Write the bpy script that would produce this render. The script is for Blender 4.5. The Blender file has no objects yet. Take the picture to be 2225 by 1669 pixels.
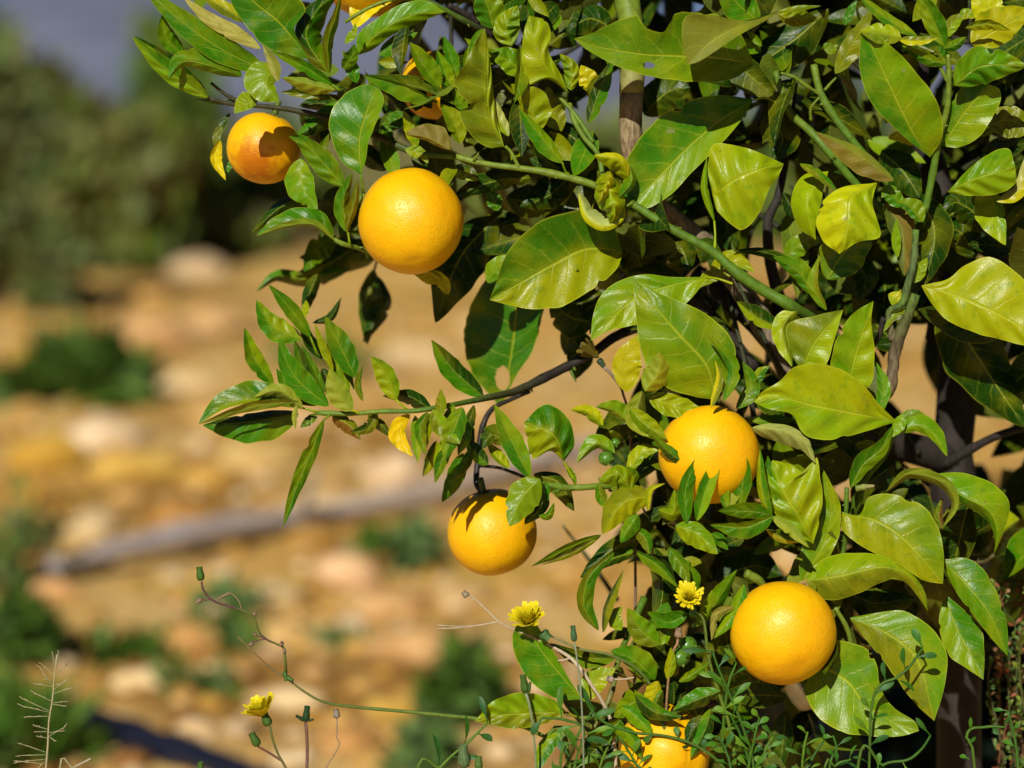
USE_HILLS=True; SKY=.05; SUN=5.0; FSTOP=2.9; EXPO=-.15; AIR=.3
import bpy, bmesh, math, random
import numpy as np
from mathutils import Vector, Matrix, noise
random.seed(7)
RS = np.random.RandomState(11)
scene = bpy.context.scene
COL = scene.collection

# ------------------------------------------------------------------ camera frame
LENS, SENS = 78.0, 36.0
F = 2225 * LENS / SENS
PITCH = math.radians(6.9)
CAM = np.array([0.0, 0.0, 1.05])
FW = np.array([0, math.cos(PITCH), -math.sin(PITCH)])
UP = np.array([0, math.sin(PITCH), math.cos(PITCH)])
RT = np.array([1.0, 0, 0])
D0 = 1.6
PXM = F / D0            # measuring units per metre in the focal plane

def P(a):
    """rows of (x, y, z): picture units; z = units nearer to the camera than the fruit plane -> world points"""
    a = np.atleast_2d(np.asarray(a, float))
    D = D0 - a[:, 2] / PXM
    X = (a[:, 0] - 1112.5) / F * D
    Y = -(a[:, 1] - 834.5) / F * D
    return CAM + D[:, None] * FW + X[:, None] * RT + Y[:, None] * UP

def G(x, y, h=0.0):
    """point where the line through a picture position meets height h"""
    d = FW + (x - 1112.5) / F * RT - (y - 834.5) / F * UP
    t = (h - CAM[2]) / d[2]
    return Vector(CAM + d * t)

def at_dist(x, y, dist):
    d = FW + (x - 1112.5) / F * RT - (y - 834.5) / F * UP
    return Vector(CAM + d * (dist / d[1]))

# ------------------------------------------------------------------ object helpers
def link(name, me, mat=None, parent=None, smooth=True):
    o = bpy.data.objects.new(name, me)
    COL.objects.link(o)
    if mat and not me.materials:
        for m in (mat if isinstance(mat, (list, tuple)) else [mat]):
            me.materials.append(m)
    if smooth and len(me.polygons):
        me.polygons.foreach_set('use_smooth', [True] * len(me.polygons))
    if parent:
        o.parent = parent
        o.matrix_parent_inverse = Matrix.Translation(-parent.location) if False else parent.matrix_world.inverted()
    return o

def empty(name, loc):
    o = bpy.data.objects.new(name, None)
    o.location = loc
    o.empty_display_size = 0.02
    COL.objects.link(o)
    o.matrix_world = Matrix.Translation(loc)
    return o

def tag(o, label=None, cat=None, group=None, kind=None):
    if label: o['label'] = label
    if cat: o['category'] = cat
    if group: o['group'] = group
    if kind: o['kind'] = kind
    return o

class MB:
    """collects vertices / faces / uv / tint and builds one mesh"""
    def __init__(s):
        s.v = []; s.f = []; s.uv = []; s.t = []; s.n = 0
    def grid(s, pts, uv, tint, flip=False, closed=False):
        # pts (a,b,3) world, uv (a,b,2), tint (a,b,3)
        a, b = pts.shape[:2]
        s.v.append(pts.reshape(-1, 3)); s.uv.append(uv.reshape(-1, 2)); s.t.append(tint.reshape(-1, 3))
        i = np.arange(a * b).reshape(a, b) + s.n
        if closed:
            j = np.concatenate([i, i[:, :1]], 1)
        else:
            j = i
        q = np.stack([j[:-1, :-1], j[:-1, 1:], j[1:, 1:], j[1:, :-1]], -1).reshape(-1, 4)
        if flip: q = q[:, ::-1]
        s.f.append(q); s.n += a * b
        return q
    def tris(s, pts, faces, tint):
        pts = np.asarray(pts, float); k = len(pts)
        s.v.append(pts); s.uv.append(np.full((k, 2), .25)); s.t.append(np.tile(np.asarray(tint, float), (k, 1)))
        s.f.append(np.asarray(faces) + s.n); s.n += k
    def build(s, name, mat, parent=None, smooth=True, drop=None):
        me = bpy.data.meshes.new(name)
        v = np.concatenate(s.v); uv = np.concatenate(s.uv); t = np.concatenate(s.t)
        faces = []
        for q in s.f: faces += q.tolist()
        me.from_pydata(v.tolist(), [], faces)
        ul = me.uv_layers.new(name='UVMap')
        li = np.empty(len(me.loops), int); me.loops.foreach_get('vertex_index', li)
        ul.data.foreach_set('uv', uv[li].ravel())
        ca = me.color_attributes.new(name='tint', type='FLOAT_COLOR', domain='POINT')
        ca.data.foreach_set('color', np.concatenate([t, np.ones((len(t), 1))], 1).ravel())
        me.update()
        return link(name, me, mat, parent, smooth)

def resample(pts, n):
    pts = np.asarray(pts, float)
    d = np.r_[0, np.cumsum(np.linalg.norm(np.diff(pts[:, :2], axis=0), axis=1) + 1e-6)]
    d /= d[-1]
    if len(pts) == 2:
        s = np.linspace(0, 1, n)
        return pts[0] + (pts[1] - pts[0]) * s[:, None]
    # centripetal-ish hermite
    m = np.zeros_like(pts)
    for i in range(len(pts)):
        a, b = max(i - 1, 0), min(i + 1, len(pts) - 1)
        m[i] = (pts[b] - pts[a]) / (d[b] - d[a])
    out = []
    for s in np.linspace(0, 1, n):
        k = min(np.searchsorted(d, s, side='right') - 1, len(pts) - 2)
        h = d[k + 1] - d[k]; u = (s - d[k]) / h
        out.append((2*u**3-3*u**2+1)*pts[k] + (u**3-2*u**2+u)*h*m[k] + (-2*u**3+3*u**2)*pts[k+1] + (u**3-u**2)*h*m[k+1])
    return np.array(out)

def tube(mb, pts, rad, tint, n=10, px=True, bump=0.0, cap=True):
    """pts rows (x,y,z) in picture units (px) or world; rad list/number in the same units"""
    pts = np.asarray(pts, float)
    k = max(6, int(len(pts) * 5)) if len(pts) > 2 else 4
    rr = np.interp(np.linspace(0, 1, k), np.linspace(0, 1, len(np.atleast_1d(rad))), np.atleast_1d(rad)) if np.ndim(rad) else np.full(k, float(rad))
    if k >= 10:
        for _ in range(max(2, k // 7)):
            rr = rr * (1 + .16 * np.exp(-((np.arange(k) - RS.uniform(0, k)) / .8) ** 2))
    c = resample(pts, k)
    if px:
        c = P(c); rr = rr / PXM
    tg = np.gradient(c, axis=0); tg /= np.linalg.norm(tg, axis=1)[:, None] + 1e-9
    ref = np.array([0.3, -0.9, 0.2]) if abs(tg[0] @ np.array([0.3, -0.9, 0.2])) < .9 else np.array([1., 0, 0])
    g = []
    nrm = ref - (ref @ tg[0]) * tg[0]
    for i in range(k):
        nrm = nrm - (nrm @ tg[i]) * tg[i]; nrm /= np.linalg.norm(nrm)
        bn = np.cross(tg[i], nrm)
        a = np.linspace(0, 2*np.pi, n, endpoint=False)
        r = rr[i] * (1 + bump * (RS.rand(n) - .5))
        g.append(c[i] + (np.cos(a)*r)[:, None]*nrm + (np.sin(a)*r)[:, None]*bn)
    g = np.array(g)
    if cap:
        g = np.concatenate([np.repeat(c[:1][None], n, 1).reshape(1, n, 3), g, np.repeat(c[-1:][None], n, 1).reshape(1, n, 3)])
    kk = len(g)
    uv = np.zeros((kk, n, 2)); uv[..., 0] = np.linspace(0, 1, kk)[:, None]; uv[..., 1] = .25
    tt = np.asarray(tint, float)
    if tt.ndim == 1: tt = np.tile(tt, (2, 1))
    ti = np.stack([np.interp(np.linspace(0, 1, kk), np.linspace(0, 1, len(tt)), tt[:, j]) for j in range(3)], -1)
    mb.grid(g, uv, np.repeat(ti[:, None], n, 1), closed=True)

# ------------------------------------------------------------------ materials
def mat(name):
    m = bpy.data.materials.new(name); m.use_nodes = True
    nt = m.node_tree; nt.nodes.clear()
    return m, nt
class N:
    def __init__(s, nt): s.nt = nt
    def __call__(s, t, **kw):
        n = s.nt.nodes.new(t)
        for k, v in sorted(kw.items(), key=lambda e: e[0].startswith('i_')):
            if k.startswith('i_'):
                key = k[2:]; key = int(key) if key.isdigit() else key.replace('_', ' ')
                if isinstance(v, bpy.types.NodeSocket): s.nt.links.new(v, n.inputs[key])
                else: n.inputs[key].default_value = v
            else: setattr(n, k, v)
        return n
    def math(s, op, a, b=None, c=None, clamp=False):
        n = s.nt.nodes.new('ShaderNodeMath'); n.operation = op; n.use_clamp = clamp
        for i, v in enumerate((a, b, c)):
            if v is None: continue
            if isinstance(v, bpy.types.NodeSocket): s.nt.links.new(v, n.inputs[i])
            else: n.inputs[i].default_value = v
        return n.outputs[0]
    def mix(s, f, a, b, mode='MIX'):
        n = s.nt.nodes.new('ShaderNodeMix'); n.data_type = 'RGBA'; n.blend_type = mode; n.clamp_result = False
        for i, v in ((0, f), (6, a), (7, b)):
            if isinstance(v, bpy.types.NodeSocket): s.nt.links.new(v, n.inputs[i])
            else: n.inputs[i].default_value = v if i == 0 else (tuple(v) + (1,) if len(v) == 3 else v)
        return n.outputs[2]
    def ramp(s, f, lo, hi, smooth=True):
        n = s.nt.nodes.new('ShaderNodeMapRange'); n.interpolation_type = 'SMOOTHSTEP' if smooth else 'LINEAR'
        s.nt.links.new(f, n.inputs[0]); n.inputs[1].default_value = lo; n.inputs[2].default_value = hi
        return n.outputs[0]

def leaf_material():
    m, nt = mat('citrus_leaf'); q = N(nt)
    at = q('ShaderNodeAttribute', attribute_name='tint')
    uv = q('ShaderNodeUVMap', uv_map='UVMap')
    sp = q('ShaderNodeSeparateXYZ', i_0=uv.outputs[0])
    s = sp.outputs[0]
    T = q.math('MULTIPLY', q.math('ABSOLUTE', q.math('SUBTRACT', sp.outputs[1], .5)), 2)
    tc = q('ShaderNodeTexCoord')
    nz = q('ShaderNodeTexNoise', i_Scale=38.0, i_Detail=3.0, i_Vector=tc.outputs['Object'])
    nz2 = q('ShaderNodeTexNoise', i_Scale=170.0, i_Detail=4.0, i_Vector=tc.outputs['Object'])
    nz3 = q('ShaderNodeTexNoise', i_Scale=900.0, i_Detail=2.0, i_Vector=tc.outputs['Object'])
    wob = q.math('MULTIPLY', q.math('SUBTRACT', nz2.outputs[0], .5), .05)
    ph = q.math('MULTIPLY', q.math('ADD', q.math('SUBTRACT', s, q.math('MULTIPLY', T, .17)), wob), 8 * math.pi)
    vein = q.math('POWER', q.math('SUBTRACT', 1.0, q.math('ABSOLUTE', q.math('SINE', ph))), 9.0)
    vein = q.math('MULTIPLY', vein, q.math('SUBTRACT', 1.0, q.math('MULTIPLY', T, .8)))
    ribw = q.math('ADD', .035, q.math('MULTIPLY', q.math('SUBTRACT', 1.0, s), .03))
    rib = q.math('SUBTRACT', 1.0, q.math('SMOOTH_MIN', 1.0, q.math('DIVIDE', T, ribw), .2), clamp=True)
    rib = q.math('MULTIPLY', rib, 1.2, clamp=True)
    marg = q.ramp(T, .955, .99)
    base = at.outputs['Color']
    # mottling: between-vein yellowing in patches
    mot = q.ramp(nz.outputs[0], .42, .68)
    yel = q.mix(.26, base, (0.40, 0.36, 0.003))
    c = q.mix(mot, base, yel)
    dk = q.mix(1.0, c, (0.66, 0.80, 0.6), 'MULTIPLY')
    c = q.mix(q.ramp(nz2.outputs[0], .52, .75), c, dk)
    lite = q.mix(.6, c, (0.46, 0.50, 0.03))
    c = q.mix(q.math('MULTIPLY', vein, .6), c, lite)
    c = q.mix(q.math('MULTIPLY', rib, .85), c, lite)
    c = q.mix(q.math('MULTIPLY', marg, .8), c, lite)
    # small brown specks
    vo = q('ShaderNodeTexVoronoi', i_Scale=260.0, i_Vector=tc.outputs['Object'])
    sk = q.math('MULTIPLY', q.math('SUBTRACT', 1.0, q.ramp(vo.outputs['Distance'], .10, .2)), q.ramp(nz.outputs[0], .56, .66))
    c = q.mix(q.math('MULTIPLY', sk, .7), c, (0.09, 0.05, 0.02))
    nz4 = q('ShaderNodeTexNoise', i_Scale=75.0, i_Detail=5.0, i_Roughness=.7, i_Vector=tc.outputs['Object'])
    c = q.mix(q.math('MULTIPLY', q.ramp(nz4.outputs[0], .67, .73), .75), c, (0.30, 0.24, 0.13))
    c = q.mix(q.math('MULTIPLY', q.ramp(nz3.outputs[0], .60, .75), .25), c, (0.40, 0.42, 0.12))
    geo = q('ShaderNodeNewGeometry')
    under = q.mix(.35, c, (0.20, 0.22, 0.03))
    c = q.mix(geo.outputs['Backfacing'], c, under)
    bh = q.math('ADD', q.math('MULTIPLY', vein, -.5), q.math('ADD', q.math('MULTIPLY', rib, -.8), q.math('MULTIPLY', nz2.outputs[0], .5)))
    bh = q.math('ADD', bh, q.math('MULTIPLY', nz3.outputs[0], .3))
    bu = q('ShaderNodeBump', i_Strength=.5, i_Distance=.0012, i_Height=bh)
    ro = q.math('ADD', .21, q.math('MULTIPLY', nz2.outputs[0], .24))
    ro = q.math('ADD', ro, q.math('MULTIPLY', geo.outputs['Backfacing'], .22))
    pr = q('ShaderNodeBsdfPrincipled', i_Base_Color=c, i_Roughness=ro, i_Normal=bu.outputs[0])
    pr.inputs['Specular IOR Level'].default_value = .25
    tr = q('ShaderNodeBsdfTranslucent', i_Color=q.mix(1.0, c, (1.25, 1.15, .3), 'MULTIPLY'), i_Normal=bu.outputs[0])
    mx = q('ShaderNodeMixShader', i_0=.05, i_1=pr.outputs[0], i_2=tr.outputs[0])
    o = q('ShaderNodeOutputMaterial', i_0=mx.outputs[0])
    return m

def tint_material(name, rough=.6, scale=200., bump=.4, bdist=.001, var=.35, spec=.3, trans=0.0, dark=(.5, .5, .5)):
    m, nt = mat(name); q = N(nt)
    at = q('ShaderNodeAttribute', attribute_name='tint')
    tc = q('ShaderNodeTexCoord')
    nz = q('ShaderNodeTexNoise', i_Scale=scale, i_Detail=5.0, i_Vector=tc.outputs['Object'])
    c = q.mix(q.math('MULTIPLY', q.ramp(nz.outputs[0], .35, .7), var * 1.6), at.outputs['Color'], q.mix(1.0, at.outputs['Color'], dark, 'MULTIPLY'))
    bu = q('ShaderNodeBump', i_Strength=bump, i_Distance=bdist, i_Height=nz.outputs[0])
    pr = q('ShaderNodeBsdfPrincipled', i_Base_Color=c, i_Roughness=rough, i_Normal=bu.outputs[0])
    pr.inputs['Specular IOR Level'].default_value = spec
    out = pr.outputs[0]
    if trans:
        tr = q('ShaderNodeBsdfTranslucent', i_Color=c)
        out = q('ShaderNodeMixShader', i_0=trans, i_1=out, i_2=tr.outputs[0]).outputs[0]
    q('ShaderNodeOutputMaterial', i_0=out)
    return m

def bark_material():
    m, nt = mat('bark'); q = N(nt)
    at = q('ShaderNodeAttribute', attribute_name='tint')
    tc = q('ShaderNodeTexCoord')
    mp = q('ShaderNodeMapping', i_0=tc.outputs['Object'], i_Scale=(1., 1., .22))
    nz = q('ShaderNodeTexNoise', i_Scale=420.0, i_Detail=6.0, i_Roughness=.65, i_Vector=mp.outputs[0])
    nb = q('ShaderNodeTexNoise', i_Scale=60.0, i_Detail=3.0, i_Vector=tc.outputs['Object'])
    c = q.mix(q.ramp(nz.outputs[0], .40, .66), at.outputs['Color'], q.mix(1.0, at.outputs['Color'], (.42, .38, .34), 'MULTIPLY'))
    c = q.mix(q.math('MULTIPLY', q.ramp(nb.outputs[0], .5, .7), .4), c, q.mix(1.0, c, (.6, .75, .5), 'MULTIPLY'))
    bu = q('ShaderNodeBump', i_Strength=.8, i_Distance=.0012, i_Height=nz.outputs[0])
    pr = q('ShaderNodeBsdfPrincipled', i_Base_Color=c, i_Roughness=.75, i_Normal=bu.outputs[0])
    q('ShaderNodeOutputMaterial', i_0=pr.outputs[0])
    return m

def peel_material(name, blem):
    m, nt = mat(name); q = N(nt)
    tc = q('ShaderNodeTexCoord')
    nz = q('ShaderNodeTexNoise', i_Scale=26.0, i_Detail=3.0, i_Vector=tc.outputs['Object'])
    po = q('ShaderNodeTexNoise', i_Scale=820.0, i_Detail=2.0, i_Vector=tc.outputs['Object'])
    vo = q('ShaderNodeTexVoronoi', i_Scale=640.0, i_Vector=tc.outputs['Object'])
    mid = q('ShaderNodeTexNoise', i_Scale=150.0, i_Detail=3.0, i_Vector=tc.outputs['Object'])
    c = q.mix(q.ramp(nz.outputs[0], .35, .68), (0.93, 0.52, 0.0008), (0.92, 0.45, 0.0008))
    c = q.mix(q.math('MULTIPLY', q.math('SUBTRACT', 1.0, q.ramp(vo.outputs[0], .05, .3)), .22), c, (0.80, 0.33, 0.001))
    sc = q('ShaderNodeTexNoise', i_Scale=55.0, i_Detail=6.0, i_Roughness=.75, i_Vector=tc.outputs['Object'])
    c = q.mix(q.math('MULTIPLY', q.ramp(sc.outputs[0], .66, .72), .5), c, (0.55, 0.27, 0.05))
    dots = q('ShaderNodeTexVoronoi', i_Scale=95.0, i_Vector=tc.outputs['Object'])
    c = q.mix(q.math('MULTIPLY', q.math('SUBTRACT', 1.0, q.ramp(dots.outputs[0], .03, .075)), .55), c, (0.40, 0.16, 0.02))
    c = q.mix(q.math('MULTIPLY', q.ramp(nz.outputs[0], .60, .74), .35), c, (0.72, 0.56, 0.02))
    # rusty blemish below the shoulder
    mp = q('ShaderNodeVectorMath', operation='DISTANCE', i_0=tc.outputs['Object'], i_1=blem[:3])
    bn = q.math('ADD', mp.outputs['Value'], q.math('MULTIPLY', q.math('SUBTRACT', mid.outputs[0], .5), .025))
    bm = q.math('MULTIPLY', q.math('SUBTRACT', 1.0, q.ramp(bn, blem[3] * .25, blem[3])), blem[4])
    c = q.mix(bm, c, (0.50, 0.12, 0.004))
    h = q.math('ADD', q.math('MULTIPLY', q.ramp(vo.outputs[0], .0, .45), .7), q.math('ADD', q.math('MULTIPLY', po.outputs[0], .45), q.math('MULTIPLY', mid.outputs[0], 1.0)))
    bu = q('ShaderNodeBump', i_Strength=.38, i_Distance=.0009, i_Height=h)
    pr = q('ShaderNodeBsdfPrincipled', i_Base_Color=c, i_Roughness=.40, i_Normal=bu.outputs[0])
    pr.inputs['Specular IOR Level'].default_value = .4
    pr.inputs['Subsurface Weight'].default_value = .08
    pr.inputs['Subsurface Radius'].default_value = (.006, .002, .0005)
    pr.inputs['Subsurface Scale'].default_value = 1.0
    q('ShaderNodeOutputMaterial', i_0=pr.outputs[0])
    return m

LEAF = leaf_material()
BARK = bark_material()
TWIG = tint_material('green_twig', rough=.5, scale=190, bump=.7, bdist=.0009, var=.5, spec=.3, dark=(.62,.6,.5))
WEED = tint_material('weed_green', rough=.5, scale=260, bump=.3, bdist=.0005, var=.3, trans=.15)
PETAL = tint_material('petal_yellow', rough=.6, scale=300, var=.15, bump=.1, trans=.25, dark=(.85, .75, .5))
DRY = tint_material('dry_stalk', rough=.7, scale=400, var=.3, bump=.3, bdist=.0004)
SHRUB = tint_material('shrub_leaf', rough=.6, scale=12, var=.4, bump=.0, trans=.12)
ROCK = tint_material('sandstone', rough=.9, scale=14, var=.45, bump=.7, bdist=.02, spec=.15, dark=(.62, .5, .38))
WOOD = tint_material('weathered_wood', rough=.85, scale=30, var=.4, bump=.6, bdist=.006, spec=.15)
RUBBER = tint_material('black_plastic', rough=.4, scale=80, var=.2, bump=.1, spec=.4)

C = dict(g=(0.040, 0.165, 0.001), m=(0.090, 0.215, 0.001), y=(0.255, 0.315, 0.001), Y=(0.43, 0.41, 0.002), Z=(0.70, 0.52, 0.003),
         o=(0.125, 0.160, 0.003), p=(0.44, 0.45, 0.12), b=(0.15, 0.075, 0.010), d=(0.012, 0.050, 0.002),  # d: leaf green darkened to stand for shade in the crown
         x=(0.150, 0.262, 0.001))

# ------------------------------------------------------------------ leaf builder (picture units, isotropic)
def leaf_arrays(mid, L, R, cor=0.0, k=1.35, ns=30, nh=7, ca=None, cb=None, phase=0.0):
    s = np.linspace(0, 1, ns)[:, None]
    t = np.linspace(0, 1, nh + 1)
    def half(E, sign, rev):
        out = np.zeros((ns, nh + 1, 3))
        for j, tt in enumerate(t):
            p = mid + (E - mid) * tt
            p[:, 2] = mid[:, 2] + (E[:, 2] - mid[:, 2]) * tt ** k
            w = np.linalg.norm(E - mid, axis=1)
            p[:, 2] += cor * np.sin(2*np.pi*4.0*(s[:, 0] - .17*tt) + phase) * (tt*(1-tt)*3.2 + .18*tt) * np.minimum(w/30, 1)
            out[:, j] = p
        return out
    A = half(L, 1, True)[:, ::-1]; B = half(R, -1, False)[:, 1:]
    g = np.concatenate([A, B], 1)
    n = g.shape[1]
    uv = np.zeros((ns, n, 2)); uv[..., 0] = s; uv[..., 1] = np.linspace(0, 1, n)[None]
    ti = np.zeros((ns, n, 3))
    w = np.clip((np.linspace(-1, 1, n) * 4) * .5 + .5, 0, 1)[None, :, None]
    ti[:] = np.asarray(ca) * (1 - w) + np.asarray(cb) * w  # halves tinted apart
    return g, uv, ti

LEAVES = []     # (size, MB, dropped-holes, label)
def lf(mid, w=(20, 20), z=(0, 0), e=(0, 0), c='g', arc=0.0, L=None, R=None, cor=None, under=False, pet=None,
       prof=(.80, .85), hole=None, label=None, k=1.35, curl=0.0, res=(48, 8)):
    ns, nh = res
    c1 = C[c[0]]; c2 = C[c[-1]]
    f = 1 + RS.uniform(-.16, .16); hs = RS.uniform(-.12, .12)
    adj = np.array([f * (1 + hs), f, f])
    c1 = np.array(c1) * adj; c2 = np.array(c2) * adj
    m = np.array([(p[0], p[1], p[2] if len(p) > 2 else np.nan) for p in mid], float)
    m3 = resample(np.nan_to_num(m), ns)
    s = np.linspace(0, 1, ns)
    if np.isnan(m[:, 2]).any():
        m3[:, 2] = z[0] + (z[1] - z[0]) * s + arc * np.sin(np.pi * s)
    d = np.gradient(m3[:, :2], axis=0); d /= np.linalg.norm(d, axis=1)[:, None] + 1e-9
    nrm = np.stack([d[:, 1], -d[:, 0]], 1)
    pr = np.sin(np.pi * s ** prof[0]) ** prof[1]; pr[-1] = 0; pr[0] = 0.03
    seed = RS.rand() * 100
    wob = np.array([1 + .07 * math.sin(si * 17 + seed) * math.sin(si * 7 + seed * 2) for si in s])
    bump = pr ** .7
    fl = .07 * (w[0] + w[1]) * .5
    def edge(E, wid, ze, sg, sd):
        out = np.zeros((ns, 3))
        if E is not None:
            ee = np.array([(p[0], p[1], p[2] if len(p) > 2 else np.nan) for p in E], float)
            has = ~np.isnan(ee[:, 2]).any()
            r = resample(np.nan_to_num(ee), ns)
            out[:, :2] = r[:, :2]
            hw = np.linalg.norm(out[:, :2] - m3[:, :2], axis=1)
            out[:, 2] = r[:, 2] if has else m3[:, 2] + ze * np.minimum(hw / (hw.max() + 1e-6), 1)
            ff = .05 * hw.max()
        else:
            out[:, :2] = m3[:, :2] + nrm * (sg * wid * pr * wob)[:, None]
            out[:, 2] = m3[:, 2] + ze * pr
            ff = .09 * wid
        jit = np.convolve(RS.normal(size=ns + 4), [.25, .5, .5, .5, .25], 'valid') * .012
        dep = np.zeros(ns)
        if RS.rand() < .22:
            dep += RS.uniform(.15, .42) * (.35 if E is not None else 1) * np.exp(-((s - RS.uniform(.15, .85)) / RS.uniform(.015, .04)) ** 2)
        if RS.rand() < .15:
            dep += RS.uniform(.05, .2) * np.exp(-((s - RS.uniform(.2, .8)) / .02) ** 2)
        out[:, :2] += (m3[:, :2] - out[:, :2]) * (dep + jit)[:, None]
        out[:, 2] += ff * np.sin(s * 13 + sd) * bump + ff * .6 * np.sin(s * 29 + sd * 3) * bump
        return out
    LE = edge(L, w[0], e[0], 1, seed); RE = edge(R, w[1], e[1], -1, seed + 2)
    if cor is None: cor = 2.0
    g, uv, ti = leaf_arrays(m3, LE, RE, cor=cor, k=k, ns=ns, nh=nh, ca=c1, cb=c2, phase=seed)
    W = P(g.reshape(-1, 3)).reshape(g.shape)
    a = W[ns//2, 2]; b = W[ns//2, -3]; cc = W[ns//2 + 4, nh]
    nr = np.cross(b - a, cc - a)
    face_cam = nr @ (CAM - a) < 0
    # quad winding used in grid: (i,j)->(i,j+1)->(i+1,j+1): normal = across x along
    flip = face_cam ^ under
    mb = MB()
    mb.grid(W, uv, ti, flip=flip)
    if hole:
        q = mb.f[0]
        keep = []
        for fi, fc in enumerate(q):
            i, j = divmod(int(fc.min()), g.shape[1])
            cx, cy = g.reshape(-1, 3)[fc].mean(0)[:2]
            if any(((cx-h[0])/h[2])**2 + ((cy-h[1])/h[3])**2 < 1 for h in hole): continue
            keep.append(fc)
        mb.f[0] = np.array(keep)
    if pet:
        zb = m3[0, 2]
        pp = [(m3[0, 0], m3[0, 1], zb)] + [(p[0], p[1], p[2] if len(p) > 2 else zb) for p in pet]
        tube(mb, pp, [2.6, 2.4, 3.4], np.array([c1 * 1.0 + (.10, .08, 0)] * 2), n=6)
    hw = np.linalg.norm(LE[:, :2] - RE[:, :2], axis=1)
    area = hw.mean() * np.linalg.norm(np.diff(m3[:, :2], axis=0), axis=1).sum()
    # only the part inside the frame counts
    inside = ((m3[:, 0] > 0) & (m3[:, 0] < 2225) & (m3[:, 1] > 0) & (m3[:, 1] < 1669)).mean()
    area *= inside * (1.0 if m3[:, 2].mean() > -160 else .5)
    LEAVES.append((area, mb, label))

def rand_leaf(mb, c, ln, wd, d, n, col, ns=12, nh=3, bend=0.0, fold=.25):
    """free leaf in picture units: c base, d direction, n normal (unit, x right, y down, z to camera)"""
    d = d / np.linalg.norm(d); n = n - (n @ d) * d; n /= np.linalg.norm(n); sd = np.cross(d, n)
    s = np.linspace(0, 1, ns)
    pr = np.sin(np.pi * s ** .8) ** .85; pr[-1] = 0
    m = c + d * (ln * s)[:, None] - n * (bend * ln * s ** 2)[:, None]
    fl = .1 * wd * np.sin(s * 12 + c[0])
    Lp = m + sd * (wd * pr)[:, None] + n * ((fold * wd) * pr + fl * pr)[:, None]
    Rp = m - sd * (wd * pr)[:, None] + n * ((fold * wd) * pr - fl * pr)[:, None]
    g, uv, ti = leaf_arrays(m, Lp, Rp, cor=1.0, ns=ns, nh=nh, ca=col, cb=col)
    W = P(g.reshape(-1, 3)).reshape(g.shape)
    a, b, cc = W[ns//2, 1], W[ns//2, -2], W[ns//2+2, nh]
    mb.grid(W, uv, ti, flip=(np.cross(b-a, cc-a) @ (CAM-a) < 0) ^ (RS.rand() < .22))
# ------------------------------------------------------------------ leaves of the tree, each at its own depth
# --- upper left sprays
lf([(582,158),(470,100),(390,42),(310,-28)], (30,30), (-30,30), (14,10), 'gm', arc=20, pet=[(600,172)])
lf([(566,106),(510,72),(450,38),(398,-6)], (17,17), (20,50), (-8,6), 'pp', under=True)
lf([(536,48),(485,16),(430,-15)], (15,15), (-30,-20), (8,-6), 'oY')
lf([(672,130),(610,52),(548,0),(520,-40)], (58,62), (-40,-10), (16,30), 'gg', L=[(672,130),(600,114),(556,84),(530,50),(500,0),(505,-40)], R=[(672,130),(652,95),(640,62),(662,20),(640,-10),(560,-45)], cor=3)
lf([(712,157),(665,80),(690,20),(738,-20)], (26,34), (-60,-20), (-20,-40), 'dg')
lf([(716,160),(712,90),(728,40),(742,-15)], (12,12), (-30,10), (10,-25), 'og')
lf([(452,212),(360,150),(287,80)], (20,24), (-40,10), (-12,16), 'xg', cor=4)
lf([(450,205),(380,150),(320,100),(292,78)], (10,20), (-60,-20), (10,-20), 'gd')
lf([(396,118),(360,80),(352,32)], (17,22), (-60,-20), (14,10), 'mg')
lf([(400,125),(375,80),(362,60)], (10,10), (-90,-60), (-14,10), 'dd')
lf([(526,166),(450,140),(395,135),(366,172)], (16,36), (-10,20), (-22,6), 'gg', arc=15)
lf([(600,140),(578,180),(606,221)], (20,46), (120,150), (-14,-6), 'xx', arc=10)
lf([(604,178),(590,135),(571,97)], (10,15), (150,150), (-8,6), 'po', under=True)
lf([(562,214),(535,225),(509,246)], (14,24), (110,120), (6,-10), 'xx', cor=4)
lf([(560,212),(490,222),(425,215)], (6,6), (-70,-80), (0,0), 'gd')
lf([(722,184),(660,145),(586,110)], (13,14), (-10,20), (16,14), 'gg', pet=[(738,196)])
lf([(728,196),(680,185),(612,168)], (20,13), (10,20), (-20,-10), 'yx', under=True)
lf([(720,215),(660,205),(610,200)], (10,14), (-60,-60), (0,10), 'od')
lf([(784,380),(782,300),(800,235),(818,184)], (64,30), (10,30), (-10,12), 'gm', L=[(784,380),(742,350),(717,290),(718,250),(745,207),(790,184),(818,184)], R=[(784,380),(795,345),(800,310),(812,280),(828,240),(834,212),(818,184)], pet=[(790,420,-10)], cor=2.5)
lf([(748,406),(690,340),(655,305),(627,296)], (26,24), (20,40), (-14,10), 'mg', cor=4)
lf([(652,345),(658,405),(690,456)], (26,36), (-20,10), (10,-14), 'mm', cor=2)
lf([(756,505),(745,440),(766,376)], (20,14), (10,20), (6,-20), 'go', pet=[(760,530)])
lf([(752,500),(770,440),(778,390)], (12,10), (20,24), (14,-20), 'xo', under=True)
lf([(724,518),(680,482),(620,486),(557,512)], (10,30), (0,20), (-14,-14), 'og', arc=14)
lf([(726,522),(680,488),(620,492),(557,513)], (5,12), (14,32), (-18,6), 'xx', arc=14, under=True)
lf([(680,420),(610,450),(545,508)], (18,14), (-160,-150), (-20,-30), 'dd')
lf([(740,220),(700,260),(640,300)], (22,20), (-120,-100), (-20,-20), 'dg')
lf([(735,405),(700,330),(715,290)], (14,20), (-60,-40), (10,0), 'mo')
lf([(500,245),(470,300),(485,345)], (9,9), (-110,-110), (0,0), 'dd')
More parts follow.
